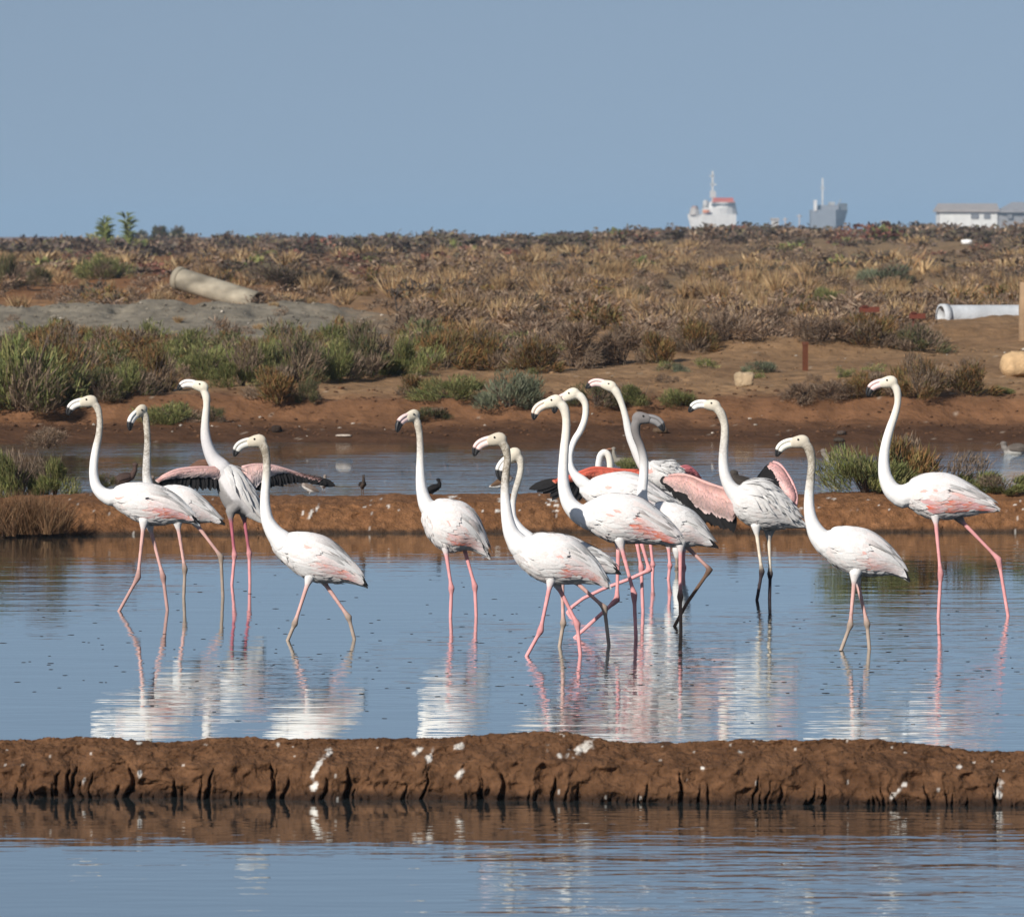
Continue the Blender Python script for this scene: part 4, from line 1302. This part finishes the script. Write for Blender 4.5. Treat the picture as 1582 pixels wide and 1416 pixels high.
# dark trees far off on the left skyline
def far_tree(px, py, wpx, hpx, Y, label, seed):
    p = P(px, py, Y); p[2] = float(zg(p[0], Y))
    o = empty('tree', p)
    tag(o, label, 'tree', 'trees on the left skyline')
    w = wpx * Y / F; h = P(px, py - hpx, Y)[2] - p[2]
    t = MB(); t.tube(np.array([(0, 0, -.3), (.1, 0, h * .35), (.0, 0, h * .6)]), np.array([.18, .13, .07]), 6, (.07, .05, .04))
    for k in range(4): t.tube(np.array([(.05, 0, h * .35), (math.cos(k * 1.6) * w * .3, math.sin(k * 1.6) * w * .3, h * .65)]), np.array([.08, .03]), 5, (.07, .05, .04))
    add('trunk', t.data('trunk'), M_stem, o)
    V, f4, f3, c = shrub_template('dark', seed, 900, 1.6)
    V = V * np.array((w, w, h * .85)) + np.array((0, 0, h * .18))
    add('crown', mesh_data('crown', V, [f4, f3], c * .7, False), M_leaf, o)


far_tree(247, 360, 30, 18, 520, 'left of the two dark trees on the left skyline', 71)
far_tree(275, 360, 20, 20, 520, 'right of the two dark trees on the left skyline', 72)
far_tree(220, 360, 18, 10, 700, 'faint small tree left of the two dark skyline trees', 73)

# a bare dead twig standing on the plain
tw = MB()
p0 = ground_hit(612, 505)
sc = p0[1] / F
for pts in ([(0, 0), (2, 20), (-1, 42), (-8, 52)], [(-1, 42), (3, 50), (1, 56)], [(2, 22), (9, 30)]):
    tw.tube(np.array([(a * sc, 0, b_ * sc) for a, b_ in pts]), np.linspace(.018, .008, len(pts)), 5, (.05, .04, .035))
tag(add('dead_twig', tw.data('dead_twig'), M_stem, None, p0), 'bare dark dead twig standing at the right end of the grey ridge', 'twig')

# ------------------------------------------------------------------ small waders and ducks
def wader(label, cat, px, py, Y, length, up, facing, back, belly, style='stand', bill=.35, bill_c=(.10, .07, .05), base_z=None, name='wader', group='small waders round the dyke'):
    """length: body length in photo pixels; up: height of the head above the feet in pixels; facing -1 left, 1 right, 0 away"""
    s = Y / F
    p = P(px, py, Y)
    o = empty(name, p)
    tag(o, label, cat, group)
    Lb = length * s; Hh = up * s
    yaw = {-1: 0.0, 1: math.pi, 0: math.pi / 2 * 1.12}[facing]
    o.rotation_euler = (0, 0, yaw)
    back, belly = np.array(back), np.array(belly)
    mb = MB(); sm = []
    leg = 0.0 if style == 'swim' else (.16 * Hh if style == 'hunch' else .34 * Hh)
    bh = Lb * .24
    cz = leg + bh * (.55 if style != 'swim' else .35)
    tilt = {'stand': .22, 'hunch': .35, 'swim': -.04}[style]
    R = []
    for t in np.linspace(0, 1, 14):
        x = (t - .45) * Lb
        r = bh * (math.sin(math.pi * min(1, max(.0, t * .93 + .05))) ** .62) * (1.0 if t < .55 else 1 - .55 * (t - .55) / .45)
        c = np.array((x, 0, cz - tilt * x))
        a = np.linspace(0, 2 * np.pi, 14, endpoint=False)
        R.append(c + np.stack([np.zeros(14), np.sin(a) * r * .85, np.cos(a) * r], 1))
        sm.append((*(c + (0, 0, r * .6)), r * .5, *back)); sm.append((*(c - (0, 0, r * .6)), r * .55, *belly))
    mb.rings(R)
    head = np.array((-.42 * Lb - (0.05 * Lb if style != 'hunch' else -.12 * Lb), 0, max(Hh - .09 * Lb, cz + bh * .9)))
    chest = np.array((-.33 * Lb, 0, cz + tilt * .33 * Lb))
    mid = chest * .45 + head * .55 + np.array((-.05 * Lb, 0, 0))
    pts = catmull(np.array([chest, mid, head]), 8)
    mb.tube(pts, np.linspace(.13, .075, 8) * Lb, 10)
    for q in pts: sm.append((*q, .07 * Lb, *(back * .75 + belly * .25)))
    a = np.linspace(0, 2 * np.pi, 10, endpoint=False)
    hr = .095 * Lb
    mb.rings([head + np.stack([np.full(10, -math.cos(v) * hr * 1.25), np.sin(a) * hr * math.sin(v), np.cos(a) * hr * math.sin(v)], 1) for v in (.1, .6, 1.1, 1.6, 2.1, 2.6, 3.0)])
    sm.append((*head, hr, *back))
    if leg > 0:
        for sy in (-1, 1):
            q = np.array([(.02 * Lb, sy * .06 * Lb, cz - bh * .5), (.04 * Lb, sy * .06 * Lb, leg * .55), (.0, sy * .06 * Lb, 0), (-.05 * Lb, sy * .06 * Lb, -.02)])
            mb.tube(q, np.full(4, max(.005, .022 * Lb)), 6)
            for u in q[1:]: sm.append((*u, .02 * Lb, .10, .06, .04))
    me = remesh(mb, 'wader_body', max(.005, Lb * .022), 2)
    paint(me, sm, 7)
    add('body', me, M_small, o)
    b = MB()
    bl = bill * Lb
    b.tube(np.array([head + (-hr * .9, 0, 0), head + (-hr * .9 - bl * .5, 0, -.02 * Lb), head + (-hr * .9 - bl, 0, -.09 * Lb)]), np.array([.03, .02, .007]) * Lb, 6, bill_c)
    add('bill', b.data('bill'), M_bill, o)
    rng = np.random.default_rng(int(px))
    for sy in (-1, 1):
        w = MB()
        for k in range(16):
            u = k / 15
            t = np.linspace(0, 1, 7)
            x0 = (-.28 + .30 * (k % 4) / 3.) * Lb; zoff = .75 - .75 * u
            x = x0 + t * Lb * .45
            f = np.clip((x / Lb + .45), 0, 1)
            r = bh * np.sin(np.pi * np.clip(f * .93 + .05, 0, 1)) ** .62 * np.where(f < .55, 1, 1 - .55 * (f - .55) / .45)
            ph = np.arccos(np.clip(zoff, -1, 1))
            pp = np.stack([x, sy * np.sin(ph) * r * .9 + sy * .004, cz - tilt * x + np.cos(ph) * r * 1.04], 1)
            feather(w, pp, .055 * Lb * FW, np.array((0, sy * math.sin(ph), math.cos(ph))), back * rng.uniform(.7, 1.25))
        add('wing', w.data('wing'), M_feather, o)
    return o


DKB, BRN, GRB, PALE = (.045, .036, .032), (.10, .07, .055), (.19, .15, .125), (.62, .60, .57)
wader('brown wader standing on the dyke between the two left flamingo necks', 'bird', 190, 760, 44.8, 40, 46, 1, (.07, .045, .038), (.10, .065, .055))
wader('brown wader on the dyke almost hidden behind the second flamingo neck from the left', 'bird', 246, 764, 45.2, 36, 30, -1, GRB, GRB, 'hunch')
wader('reddish brown wader partly hidden behind the wing spreading flamingo', 'bird', 310, 738, 49.0, 44, 36, 1, (.17, .09, .06), (.2, .12, .09))
wader('pale bellied wader resting on the dyke, left of a pair under the black wing tip', 'bird', 479, 760, 44.6, 28, 16, -1, GRB, PALE, 'hunch', .25)
wader('wader with white rump, right of the pair under the black wing tip', 'bird', 500, 760, 44.6, 30, 28, 0, GRB, PALE, 'stand', .25)
wader('small dark wader standing alone on the dyke, seen from behind', 'bird', 560, 762, 44.5, 24, 30, 0, DKB, (.09, .065, .05), 'stand', .25)
wader('black rounded bird hunched on the dyke behind the lone flamingo neck', 'bird', 668, 763, 44.6, 30, 25, 1, (.012, .011, .012), (.014, .013, .013), 'hunch', .12)
wader('brown and white wader seen through the crook of the curled neck', 'bird', 775, 752, 46.0, 36, 16, 1, (.12, .07, .04), (.75, .73, .7), 'hunch', .2)
wader('grey long billed wader facing left above the red wing', 'bird', 962, 732, 50.0, 30, 42, -1, (.22, .20, .17), (.32, .29, .25), 'stand', .4, (.55, .25, .15))
wader('second grey wader, smaller, right of the one above the red wing', 'bird', 980, 732, 50.4, 26, 30, 1, (.20, .17, .15), (.28, .25, .22), 'stand', .3)
wader('large dark brown bird bent low behind the neck of the pink winged flamingo', 'bird', 1152, 765, 45.6, 62, 40, -1, (.055, .046, .040), (.07, .06, .055), 'hunch', .45)
wader('pale swimming bird on the far pond, left of the rightmost flamingo', 'bird', 1292, 709, water_Y(709), 42, 12, -1, (.14, .11, .09), (.5, .48, .45), 'swim', .2, name='swimming_bird')
wader('pale swimming bird on the far pond at the right edge', 'bird', 1572, 699, water_Y(699), 46, 16, -1, (.12, .10, .085), (.5, .48, .45), 'swim', .2, name='swimming_bird')

# ------------------------------------------------------------------ things lying on the plain
def hollow_pipe(name, label, a, b, r, t, colr, cat='pipe', wear=.2, seed=1):
    a, b = np.array(a), np.array(b)
    o = empty(name, (a + b) / 2)
    tag(o, label, cat)
    c0 = (a + b) / 2
    d = (b - a) / np.linalg.norm(b - a)
    s = np.cross(d, (0, 0, 1.0)); s /= np.linalg.norm(s); u = np.cross(s, d)
    ang = np.linspace(0, 2 * np.pi, 40, endpoint=False)
    circ = np.cos(ang)[:, None] * s + np.sin(ang)[:, None] * u
    n = 24
    R, C = [], []
    for k in range(n): R.append(a - c0 + (b - a) * k / (n - 1) + circ * r)
    for k in range(n - 1, -1, -1): R.append(a - c0 + (b - a) * k / (n - 1) + circ * (r - t))
    R.append(R[0])
    mb = MB(); mb.rings(R, np.array(colr), cap=False)
    V = mb.V[0]; nz = fbm(V[:, 0] * 3, V[:, 2] * 5 + V[:, 1], 4, seed)
    mb.C[0] = np.clip(mb.C[0] * (1 + wear * nz[:, None]), 0, .9)
    add('barrel', mb.data('barrel'), M_conc, o)
    rim = MB()
    R = []
    for k, (off, rr) in enumerate([(-.02, r - t * .9), (-.02, r + .02), (.10, r + .02), (.10, r + .001)]): R.append(a - c0 + d * off + circ * rr)
    rim.rings(R, np.array(colr) * .92, cap=False)
    add('rim', rim.data('rim'), M_conc, o)
    return o


Yp = 103
hollow_pipe('concrete_pipe', 'pale cream concrete pipe lying tilted on the plain at the left', P(276, 430, Yp + .6), P(398, 468, Yp - .6), .215, .03, (.29, .255, .195), wear=.7)
g = ground_hit(1452, 505)
Yp = 86.0
hollow_pipe('plastic_pipe', 'white pipe lying on a mound at the right edge of the plain', P(1455, 489, Yp), P(1720, 488, Yp + 1.0), .185, .015, (.50, .52, .54), wear=.15, seed=5)


def rock(name, label, px, py, w, h, colr, seed, Y=None, box=.5, group=None):
    p = ground_hit(px, py) if Y is None else P(px, py, Y)
    s = p[1] / F
    rng = np.random.default_rng(seed)
    n = 14
    R = []
    th = np.linspace(.04, np.pi - .04, n)
    ang = np.linspace(0, 2 * np.pi, 18, endpoint=False)
    e = 1 - box * .55
    for t in th:
        cz = np.sign(math.cos(t)) * abs(math.cos(t)) ** e; sr = abs(math.sin(t)) ** e
        x = np.sign(np.cos(ang)) * np.abs(np.cos(ang)) ** e * sr; y = np.sign(np.sin(ang)) * np.abs(np.sin(ang)) ** e * sr
        q = np.stack([x, y, np.full(18, -cz)], 1)
        dsp = 1 + .22 * fbm(q[:, 0] * 1.6 + q[:, 2] * .9 + seed, q[:, 1] * 1.6 - q[:, 2], 3, seed)
        R.append(q * dsp[:, None] * np.array((w * s / 2, w * s / 2 * .8, h * s / 2)))
    mb = MB(); mb.rings(R, np.array(colr))
    V = mb.V[0]; mb.C[0] = np.clip(mb.C[0] * (1 + .3 * fbm(V[:, 0] * 9, V[:, 2] * 9, 3, seed)[:, None]), 0, .9)
    o = add(name, mb.data(name), M_stone, None, p + np.array((0, 0, h * s * .42)))
    tag(o, label, 'stone', group)
    return o


rock('stone', 'pale block shaped stone on the sandy terrace', 1150, 598, 30, 24, (.36, .27, .17), 4, box=.9)
rock('boulder', 'large pale orange boulder at the right edge of the terrace', 1572, 582, 54, 42, (.46, .31, .17), 9, box=.4)
rock('stone', 'flat pale stone on the shore below the raised flamingo head at left', 296, 652, 26, 7, (.30, .20, .13), 12)
rock('stone', 'thin white stone at the far waterline left of the lone flamingo', 531, 676, 26, 4, (.42, .36, .30), 13)
rock('stone', 'dark lump of mud on the shore above the grey necked flamingo', 428, 668, 16, 11, (.03, .02, .015), 14)
rock('stone', 'small white stone among the shrubs above the lone flamingo', 572, 520, 18, 11, (.40, .38, .34), 15)
rock('stone', 'small white stone on the plain above the rusty post', 1228, 466, 8, 8, (.6, .57, .52), 16)
rock('stone', 'white sack like lump far off on the plain at the right', 1493, 378, 17, 9, (.75, .74, .72), 17, Y=210)
rock('stone', 'brown rock on the far waterline under the dark legged flamingo head', 1020, 668, 22, 9, (.10, .065, .04), 18)
rock('stone', 'grey rock on the far shore left of the rightmost flamingo neck', 1300, 672, 14, 7, (.08, .06, .05), 19)
rock('stone', 'dark rock at the far waterline between two right flamingos', 1296, 685, 18, 7, (.05, .04, .03), 20)

# clods strewn over shore, ridge and terrace, too many to count
rng = np.random.default_rng(77)
cl = MB()
ico = np.array([(0, 0, 1), (.9, 0, .45), (.28, .85, .45), (-.72, .53, .45), (-.72, -.53, .45), (.28, -.85, .45), (.72, .53, -.3), (-.28, .85, -.3), (-.9, 0, -.3), (-.28, -.85, -.3), (.72, -.53, -.3)])
icf = [(0, 1, 2), (0, 2, 3), (0, 3, 4), (0, 4, 5), (0, 5, 1), (1, 6, 2), (2, 7, 3), (3, 8, 4), (4, 9, 5), (5, 10, 1), (2, 6, 7), (3, 7, 8), (4, 8, 9), (5, 9, 10), (1, 10, 6)]
for k in range(2600):
    m_ = rng.random()
    if m_ < .45: px, y = rng.uniform(-60, 1640), rng.uniform(62.6, 66.5)
    elif m_ < .65: px, y = rng.uniform(-60, 660), rng.uniform(83, 92)
    else: px, y = rng.uniform(800, 1640), rng.uniform(66, 80)
    x = (px - CX) / F * y
    if m_ >= .65 and rng.random() < .5: y = 77 + rng.normal(0, .5)
    r = rng.uniform(.006, .022) * (1.9 if rng.random() < .05 else 1) * (1.5 if .45 < m_ < .65 else 1)
    base = np.array((.10, .05, .026)) if m_ < .45 else (np.array((.18, .155, .12)) if m_ < .65 else np.array((.19, .115, .06)))
    if rng.random() < .03: base = np.array((.42, .37, .31))
    V = ico * rng.uniform(.7, 1.3, (11, 1)) * r * np.array((1.3, 1.1, .75)) + np.array((x, y, float(zg(x, y)) + r * .25))
    cl.put(V, None, icf, base * rng.uniform(.6, 1.3))
tag(add('clods', cl.data('clods', False), M_stone), 'small clods of earth strewn over the far shore', None, None, 'stuff')

# rusty post, wooden post, metal scraps
p = ground_hit(1244, 573); s = p[1] / F
mb = MB(); mb.box((-4.2 * s, -.03, -.1), (4.2 * s, .03, 42 * s), (.10, .035, .018)); mb.box((-5 * s, -.036, 42 * s - .03), (5 * s, .036, 42 * s + .012), (.12, .045, .025))
tag(add('post', mb.data('post', False), M_conc, None, p), 'short rusty iron post on the edge of the terrace', 'post')
p = P(1584, 522, 80.0); s = p[1] / F
mb = MB(); mb.tube(np.array([(0, 0, -.6), (0, 0, .45), (.01, 0, 86 * s)]), np.array([.105, .10, .095]), 12, (.30, .20, .12))
tag(add('post', mb.data('post'), M_conc, None, p), 'thick pale wooden post cut by the right edge', 'post')
for px, py, w, h, lab in [(1343, 478, 30, 8, 'rusty red metal scrap in the scrub, left of two'), (1417, 488, 24, 8, 'rusty red metal scrap in front of the white pipe, right of two')]:
    Y = 79.0; s = Y / F; p = P(px, py, Y)
    mb = MB(); mb.box((-w * s / 2, -.1, -h * s / 2), (w * s / 2, .1, h * s / 2), (.12, .035, .022)); mb.box((-w * s * .4, -.12, h * s / 2), (-w * s * .1, .06, h * s * .8), (.10, .03, .02)); mb.box((-w * s * .3, -.05, -.5), (-w * s * .2, .05, -h * s / 2), (.12, .04, .03))
    tag(add('metal_scrap', mb.data('metal_scrap', False), M_conc, None, p), lab, 'scrap', 'rusty scraps in the scrub')

# ------------------------------------------------------------------ ships and shed on the horizon
def pbox(mb, px0, py0, px1, py1, Y, dep, c, o=np.zeros(3)):
    a, b_ = P(px0, py1, Y), P(px1, py0, Y)
    mb.box((a[0] - o[0], Y - o[1], a[2] - o[2]), (b_[0] - o[0], Y + dep - o[1], b_[2] - o[2]), c)


Y = 2000.0
o = P(1100, 360, Y); o[2] = 0
ship = empty('ship', o)
tag(ship, 'white ship with red roof and tall mast on the horizon', 'ship', 'ships on the horizon')


def hull(mb, px0, px1, pyt, pyb, Y, dep, c, o, bow=8, flare=4, flip=False):
    z0, z1 = P(0, pyb, Y)[2], P(0, pyt, Y)[2]
    x0, x1 = P(px0, 0, Y)[0] - o[0], P(px1, 0, Y)[0] - o[0]
    s = Y / F
    R = []
    for z, k in ((z0, 0), ((z0 + z1) / 2, .5), (z1, 1)):
        xe = x1 + flare * s * k; xs_ = x0
        R.append([(xs_, 0, z - o[2]), (x1 - bow * s, 0, z - o[2]), (xe, dep / 2, z - o[2]), (x1 - bow * s, dep, z - o[2]), (xs_, dep, z - o[2])])
    R = np.array(R, float)
    if flip: R[:, :, 0] = x0 + x1 - R[:, :, 0]; R = R[:, ::-1]
    mb.rings(R, np.array(c))


SW, SG, SR = (.55, .54, .52), (.20, .22, .25), (.42, .09, .05)
mb = MB(); hull(mb, 1072, 1138, 331, 366, Y, 12, SW, o, 14, 9, True)
add('hull', mb.data('hull', False), M_paint, ship)


def rounded(mb, px0, px1, py0, py1, Y, dep, c, o, tap=2.0):
    """a deck house with curved front corners, a little narrower at the top"""
    s = Y / F
    R = []
    for k, py in enumerate(np.linspace(py1, py0, 3)):
        z = P(0, py, Y)[2] - o[2]; x0, x1 = P(px0 + tap * k * .5, 0, Y)[0] - o[0], P(px1 - tap * k * .5, 0, Y)[0] - o[0]
        xm, hw = (x0 + x1) / 2, (x1 - x0) / 2
        a = np.linspace(np.pi, 2 * np.pi, 9)
        f = np.stack([xm + hw * np.cos(a), dep * .4 + dep * .4 * np.sin(a), np.full(9, z)], 1)
        R.append(np.concatenate([f, [(x1, dep, z), (x0, dep, z)]]) + np.array((0, Y - o[1], 0)))
    mb.rings(R, np.array(c))


mb = MB(); rounded(mb, 1085, 1141, 321, 331.5, Y, 12, SW, o); rounded(mb, 1094, 1139, 312, 321, Y + 1, 10, (.6, .59, .57), o); add('superstructure', mb.data('superstructure', False), M_paint, ship)
w_ = MB()
for k in range(9): pbox(w_, 1099 + 4.2 * k, 314.5, 1101.8 + 4.2 * k, 318, Y + .9, .5, (.04, .05, .06), o)
add('window', w_.data('window', False), M_paint, ship)
w_ = MB(); w_.tube(np.array([P(1086, 327, Y)[[0, 1, 2]] - o + (0, -.6, 0), P(1096, 327, Y) - o + (0, -.6, 0)]), np.array([.7, .7]), 8, (.55, .2, .08)); add('lifeboat', w_.data('lifeboat'), M_paint, ship)
w_ = MB()
for k in range(12): pbox(w_, 1072 + 1.2 * k, 325, 1072.25 + 1.2 * k, 331, Y + .5, .1, (.5, .5, .5), o)
pbox(w_, 1072, 324.6, 1086, 325.0, Y + .5, .1, (.5, .5, .5), o); add('railing', w_.data('railing', False), M_paint, ship)
w_ = MB(); w_.tube(np.array([P(1090, 321, Y) - o + (0, 4, 0), P(1091, 309, Y) - o + (0, 4, 0)]), np.array([1.1, .9]), 10, (.45, .44, .42)); add('funnel', w_.data('funnel'), M_paint, ship)
w_ = MB(); pbox(w_, 1102, 305.5, 1133, 312, Y + 1.8, 8, SR, o); pbox(w_, 1100, 311, 1136, 312.5, Y + 1, 9.6, (.5, .2, .14), o); add('roof', w_.data('roof', False), M_paint, ship)
w_ = MB(); rounded(w_, 1066, 1082, 321, 332, Y + 2, 8, (.44, .40, .36), o); rounded(w_, 1069, 1080, 318, 321, Y + 3, 6, (.30, .18, .14), o); add('stern_house', w_.data('stern_house', False), M_paint, ship)
w_ = MB(); pbox(w_, 1099.4, 264, 1102.4, 312, Y + 5, .6, (.5, .49, .46), o); pbox(w_, 1096, 271, 1104, 273, Y + 5, .6, (.5, .49, .46), o); pbox(w_, 1097, 284, 1107, 286, Y + 5, .6, (.5, .49, .46), o); pbox(w_, 1097, 295, 1106, 305.5, Y + 4.6, 2, (.45, .44, .42), o)
add('mast', w_.data('mast', False), M_paint, ship)


o = P(1282, 360, Y); o[2] = 0
ship = empty('ship', o)
tag(ship, 'grey ship with raised dark bow and thin mast on the horizon', 'ship', 'ships on the horizon')
mb = MB(); hull(mb, 1254, 1302, 324, 362, Y, 12, SG, o, 10, 10); pbox(mb, 1297, 314, 1309, 325, Y + 3, 5, (.10, .11, .12), o); add('hull', mb.data('hull', False), M_paint, ship)
mb = MB(); pbox(mb, 1264, 317, 1296, 324.5, Y + 2, 8, (.22, .23, .25), o); pbox(mb, 1281, 312, 1290, 317.5, Y + 2, 6, (.35, .35, .35), o); pbox(mb, 1259, 320, 1264, 324.5, Y + 3, 6, (.3, .31, .33), o); mb.tube(np.array([P(1291, 324, Y) - o + (0, 3, 0), P(1300, 308, Y) - o + (0, 3, 0)]), np.array([.25, .15]), 6, (.3, .3, .3)); add('superstructure', mb.data('superstructure', False), M_paint, ship)
mb = MB(); pbox(mb, 1269.5, 275, 1272, 318, Y + 4, .6, (.5, .5, .48), o); pbox(mb, 1267, 290, 1275, 291.5, Y + 4, .6, (.5, .5, .48), o); add('mast', mb.data('mast', False), M_paint, ship)
mb = MB(); pbox(mb, 1257.5, 309, 1262, 326, Y - .5, 3, (.62, .61, .6), o); add('funnel', mb.data('funnel', False), M_paint, ship)

Y = 1500.0
o = P(1510, 360, Y); o[2] = 0
shed = empty('warehouse', o)
tag(shed, 'long low white warehouse with grey roof on the right horizon', 'building')
mb = MB(); pbox(mb, 1452, 324, 1541, 365, Y, 14, (.62, .62, .60), o); add('wall', mb.data('wall', False), M_paint, shed)
mb = MB(); pbox(mb, 1541.3, 324, 1640, 365, Y + .5, 14, (.24, .24, .25), o); add('wall', mb.data('wall', False), M_paint, shed)['label'] = 'grey wall at the right end'
s = Y / F
xa, xb = P(1449, 0, Y)[0] - o[0], P(1545, 0, Y)[0] - o[0]
za, zb = P(0, 325, Y)[2], P(0, 314, Y)[2]
mb = MB(); mb.rings([[(xa, -1, za), (xa, -1, za - .4), (xa, 15, za - .4), (xa, 15, za), (xa + 4 * s, 7, zb)], [(xb, -1, za), (xb, -1, za - .4), (xb, 15, za - .4), (xb, 15, za), (xb, 7, zb)]], (.33, .29, .26)); add('roof', mb.data('roof', False), M_paint, shed)
xa, xb = xb + .2, P(1645, 0, Y)[0] - o[0]
za, zb = P(0, 326, Y)[2], P(0, 312, Y)[2]
mb = MB(); mb.rings([[(xa, -1, za), (xa, -1, za - .4), (xa, 15, za - .4), (xa, 15, za), (xa + 22 * s, 7, zb)], [(xb, -1, za), (xb, -1, za - .4), (xb, 15, za - .4), (xb, 15, za), (xb, 7, zb)]], (.26, .25, .25)); add('roof', mb.data('roof', False), M_paint, shed)
for px0, px1 in ((1500, 1512), (1520, 1530), (1556, 1564)):
    mb = MB(); pbox(mb, px0, 331, px1, 338, Y - .25, .2, (.16, .16, .17), o); add('window', mb.data('window', False), M_paint, shed)
for px0, py0, px1, lab in ((1192, 337, 1203, 'tiny white hut on the horizon between the two ships'), (1362, 341, 1372, 'tiny white hut on the horizon right of the grey ship')):
    o = P(px0, 360, 1800.0); o[2] = 0
    h_ = empty('hut', o); tag(h_, lab, 'hut', 'huts on the horizon')
    mb = MB(); pbox(mb, px0, py0 + 3, px1, 366, 1800.0, 4, (.5, .48, .45), o); add('wall', mb.data('wall', False), M_paint, h_)
    mb = MB(); pbox(mb, px0 - 1, py0, px1 + 1, py0 + 3, 1799.6, 5, (.34, .30, .27), o); add('roof', mb.data('roof', False), M_paint, h_)
for px, py0, lab in ((1213, 336, 'left of two short poles on the horizon between the ships'), (1235, 331, 'right of two short poles on the horizon between the ships')):
    o = P(px, 360, 1900.0); o[2] = 0
    mb = MB(); mb.tube(np.array([(0, 0, 0), (0, 0, P(px, py0, 1900.0)[2])]), np.array([.3, .2]), 8, (.42, .36, .32)); mb.tube(np.array([(-.9, 0, P(px, py0 + 3, 1900.0)[2]), (.9, 0, P(px, py0 + 3, 1900.0)[2])]), np.array([.2, .2]), 6, (.42, .36, .32))
    tag(add('pole', mb.data('pole'), M_paint, None, o), lab, 'pole', 'poles on the horizon')

# ------------------------------------------------------------------ specks floating on the pond
rng = np.random.default_rng(4)
fl = MB()
a8 = np.linspace(0, 2 * np.pi, 7, endpoint=False)
for k in range(300):
    y = rng.choice([rng.uniform(26, 38), rng.normal(29.5, 1.2), rng.normal(33, 2)])
    x = (rng.uniform(-60, 1640) - CX) / F * y
    r = rng.uniform(.005, .011) * (1.7 if rng.random() < .1 else 1)
    q = rng.uniform(.7, 1.3, 7)
    ring = np.stack([np.cos(a8) * r * 1.4 * q, np.sin(a8) * r * q, np.zeros(7)], 1)
    R = [ring + (x, y, -.004), ring * .95 + (x, y, .001), ring * .5 + (x, y, .002)]
    fl.rings(R, (.02, .017, .014))
tag(add('floating_debris', fl.data('floating_debris'), M_stone), 'small dark specks floating on the pond', None, None, 'stuff')

# ------------------------------------------------------------------ the air
hz = MB(); hz.box((-3500, -40, -1.4), (3500, 6400, 34))
m, nt, b = new_mat('haze')
nt.nodes.remove(b)
pv = nt.nodes.new('ShaderNodeVolumePrincipled')
pv.inputs['Color'].default_value = (.50, .74, 1.0, 1)
pv.inputs['Density'].default_value = 0.00019
pv.inputs['Anisotropy'].default_value = 0.0
nt.links.new(pv.outputs[0], nt.nodes['Material Output'].inputs['Volume'])
me = hz.data('haze', False)
tag(add('haze', me, m), 'thin blue haze over the plain', None, None, 'stuff')
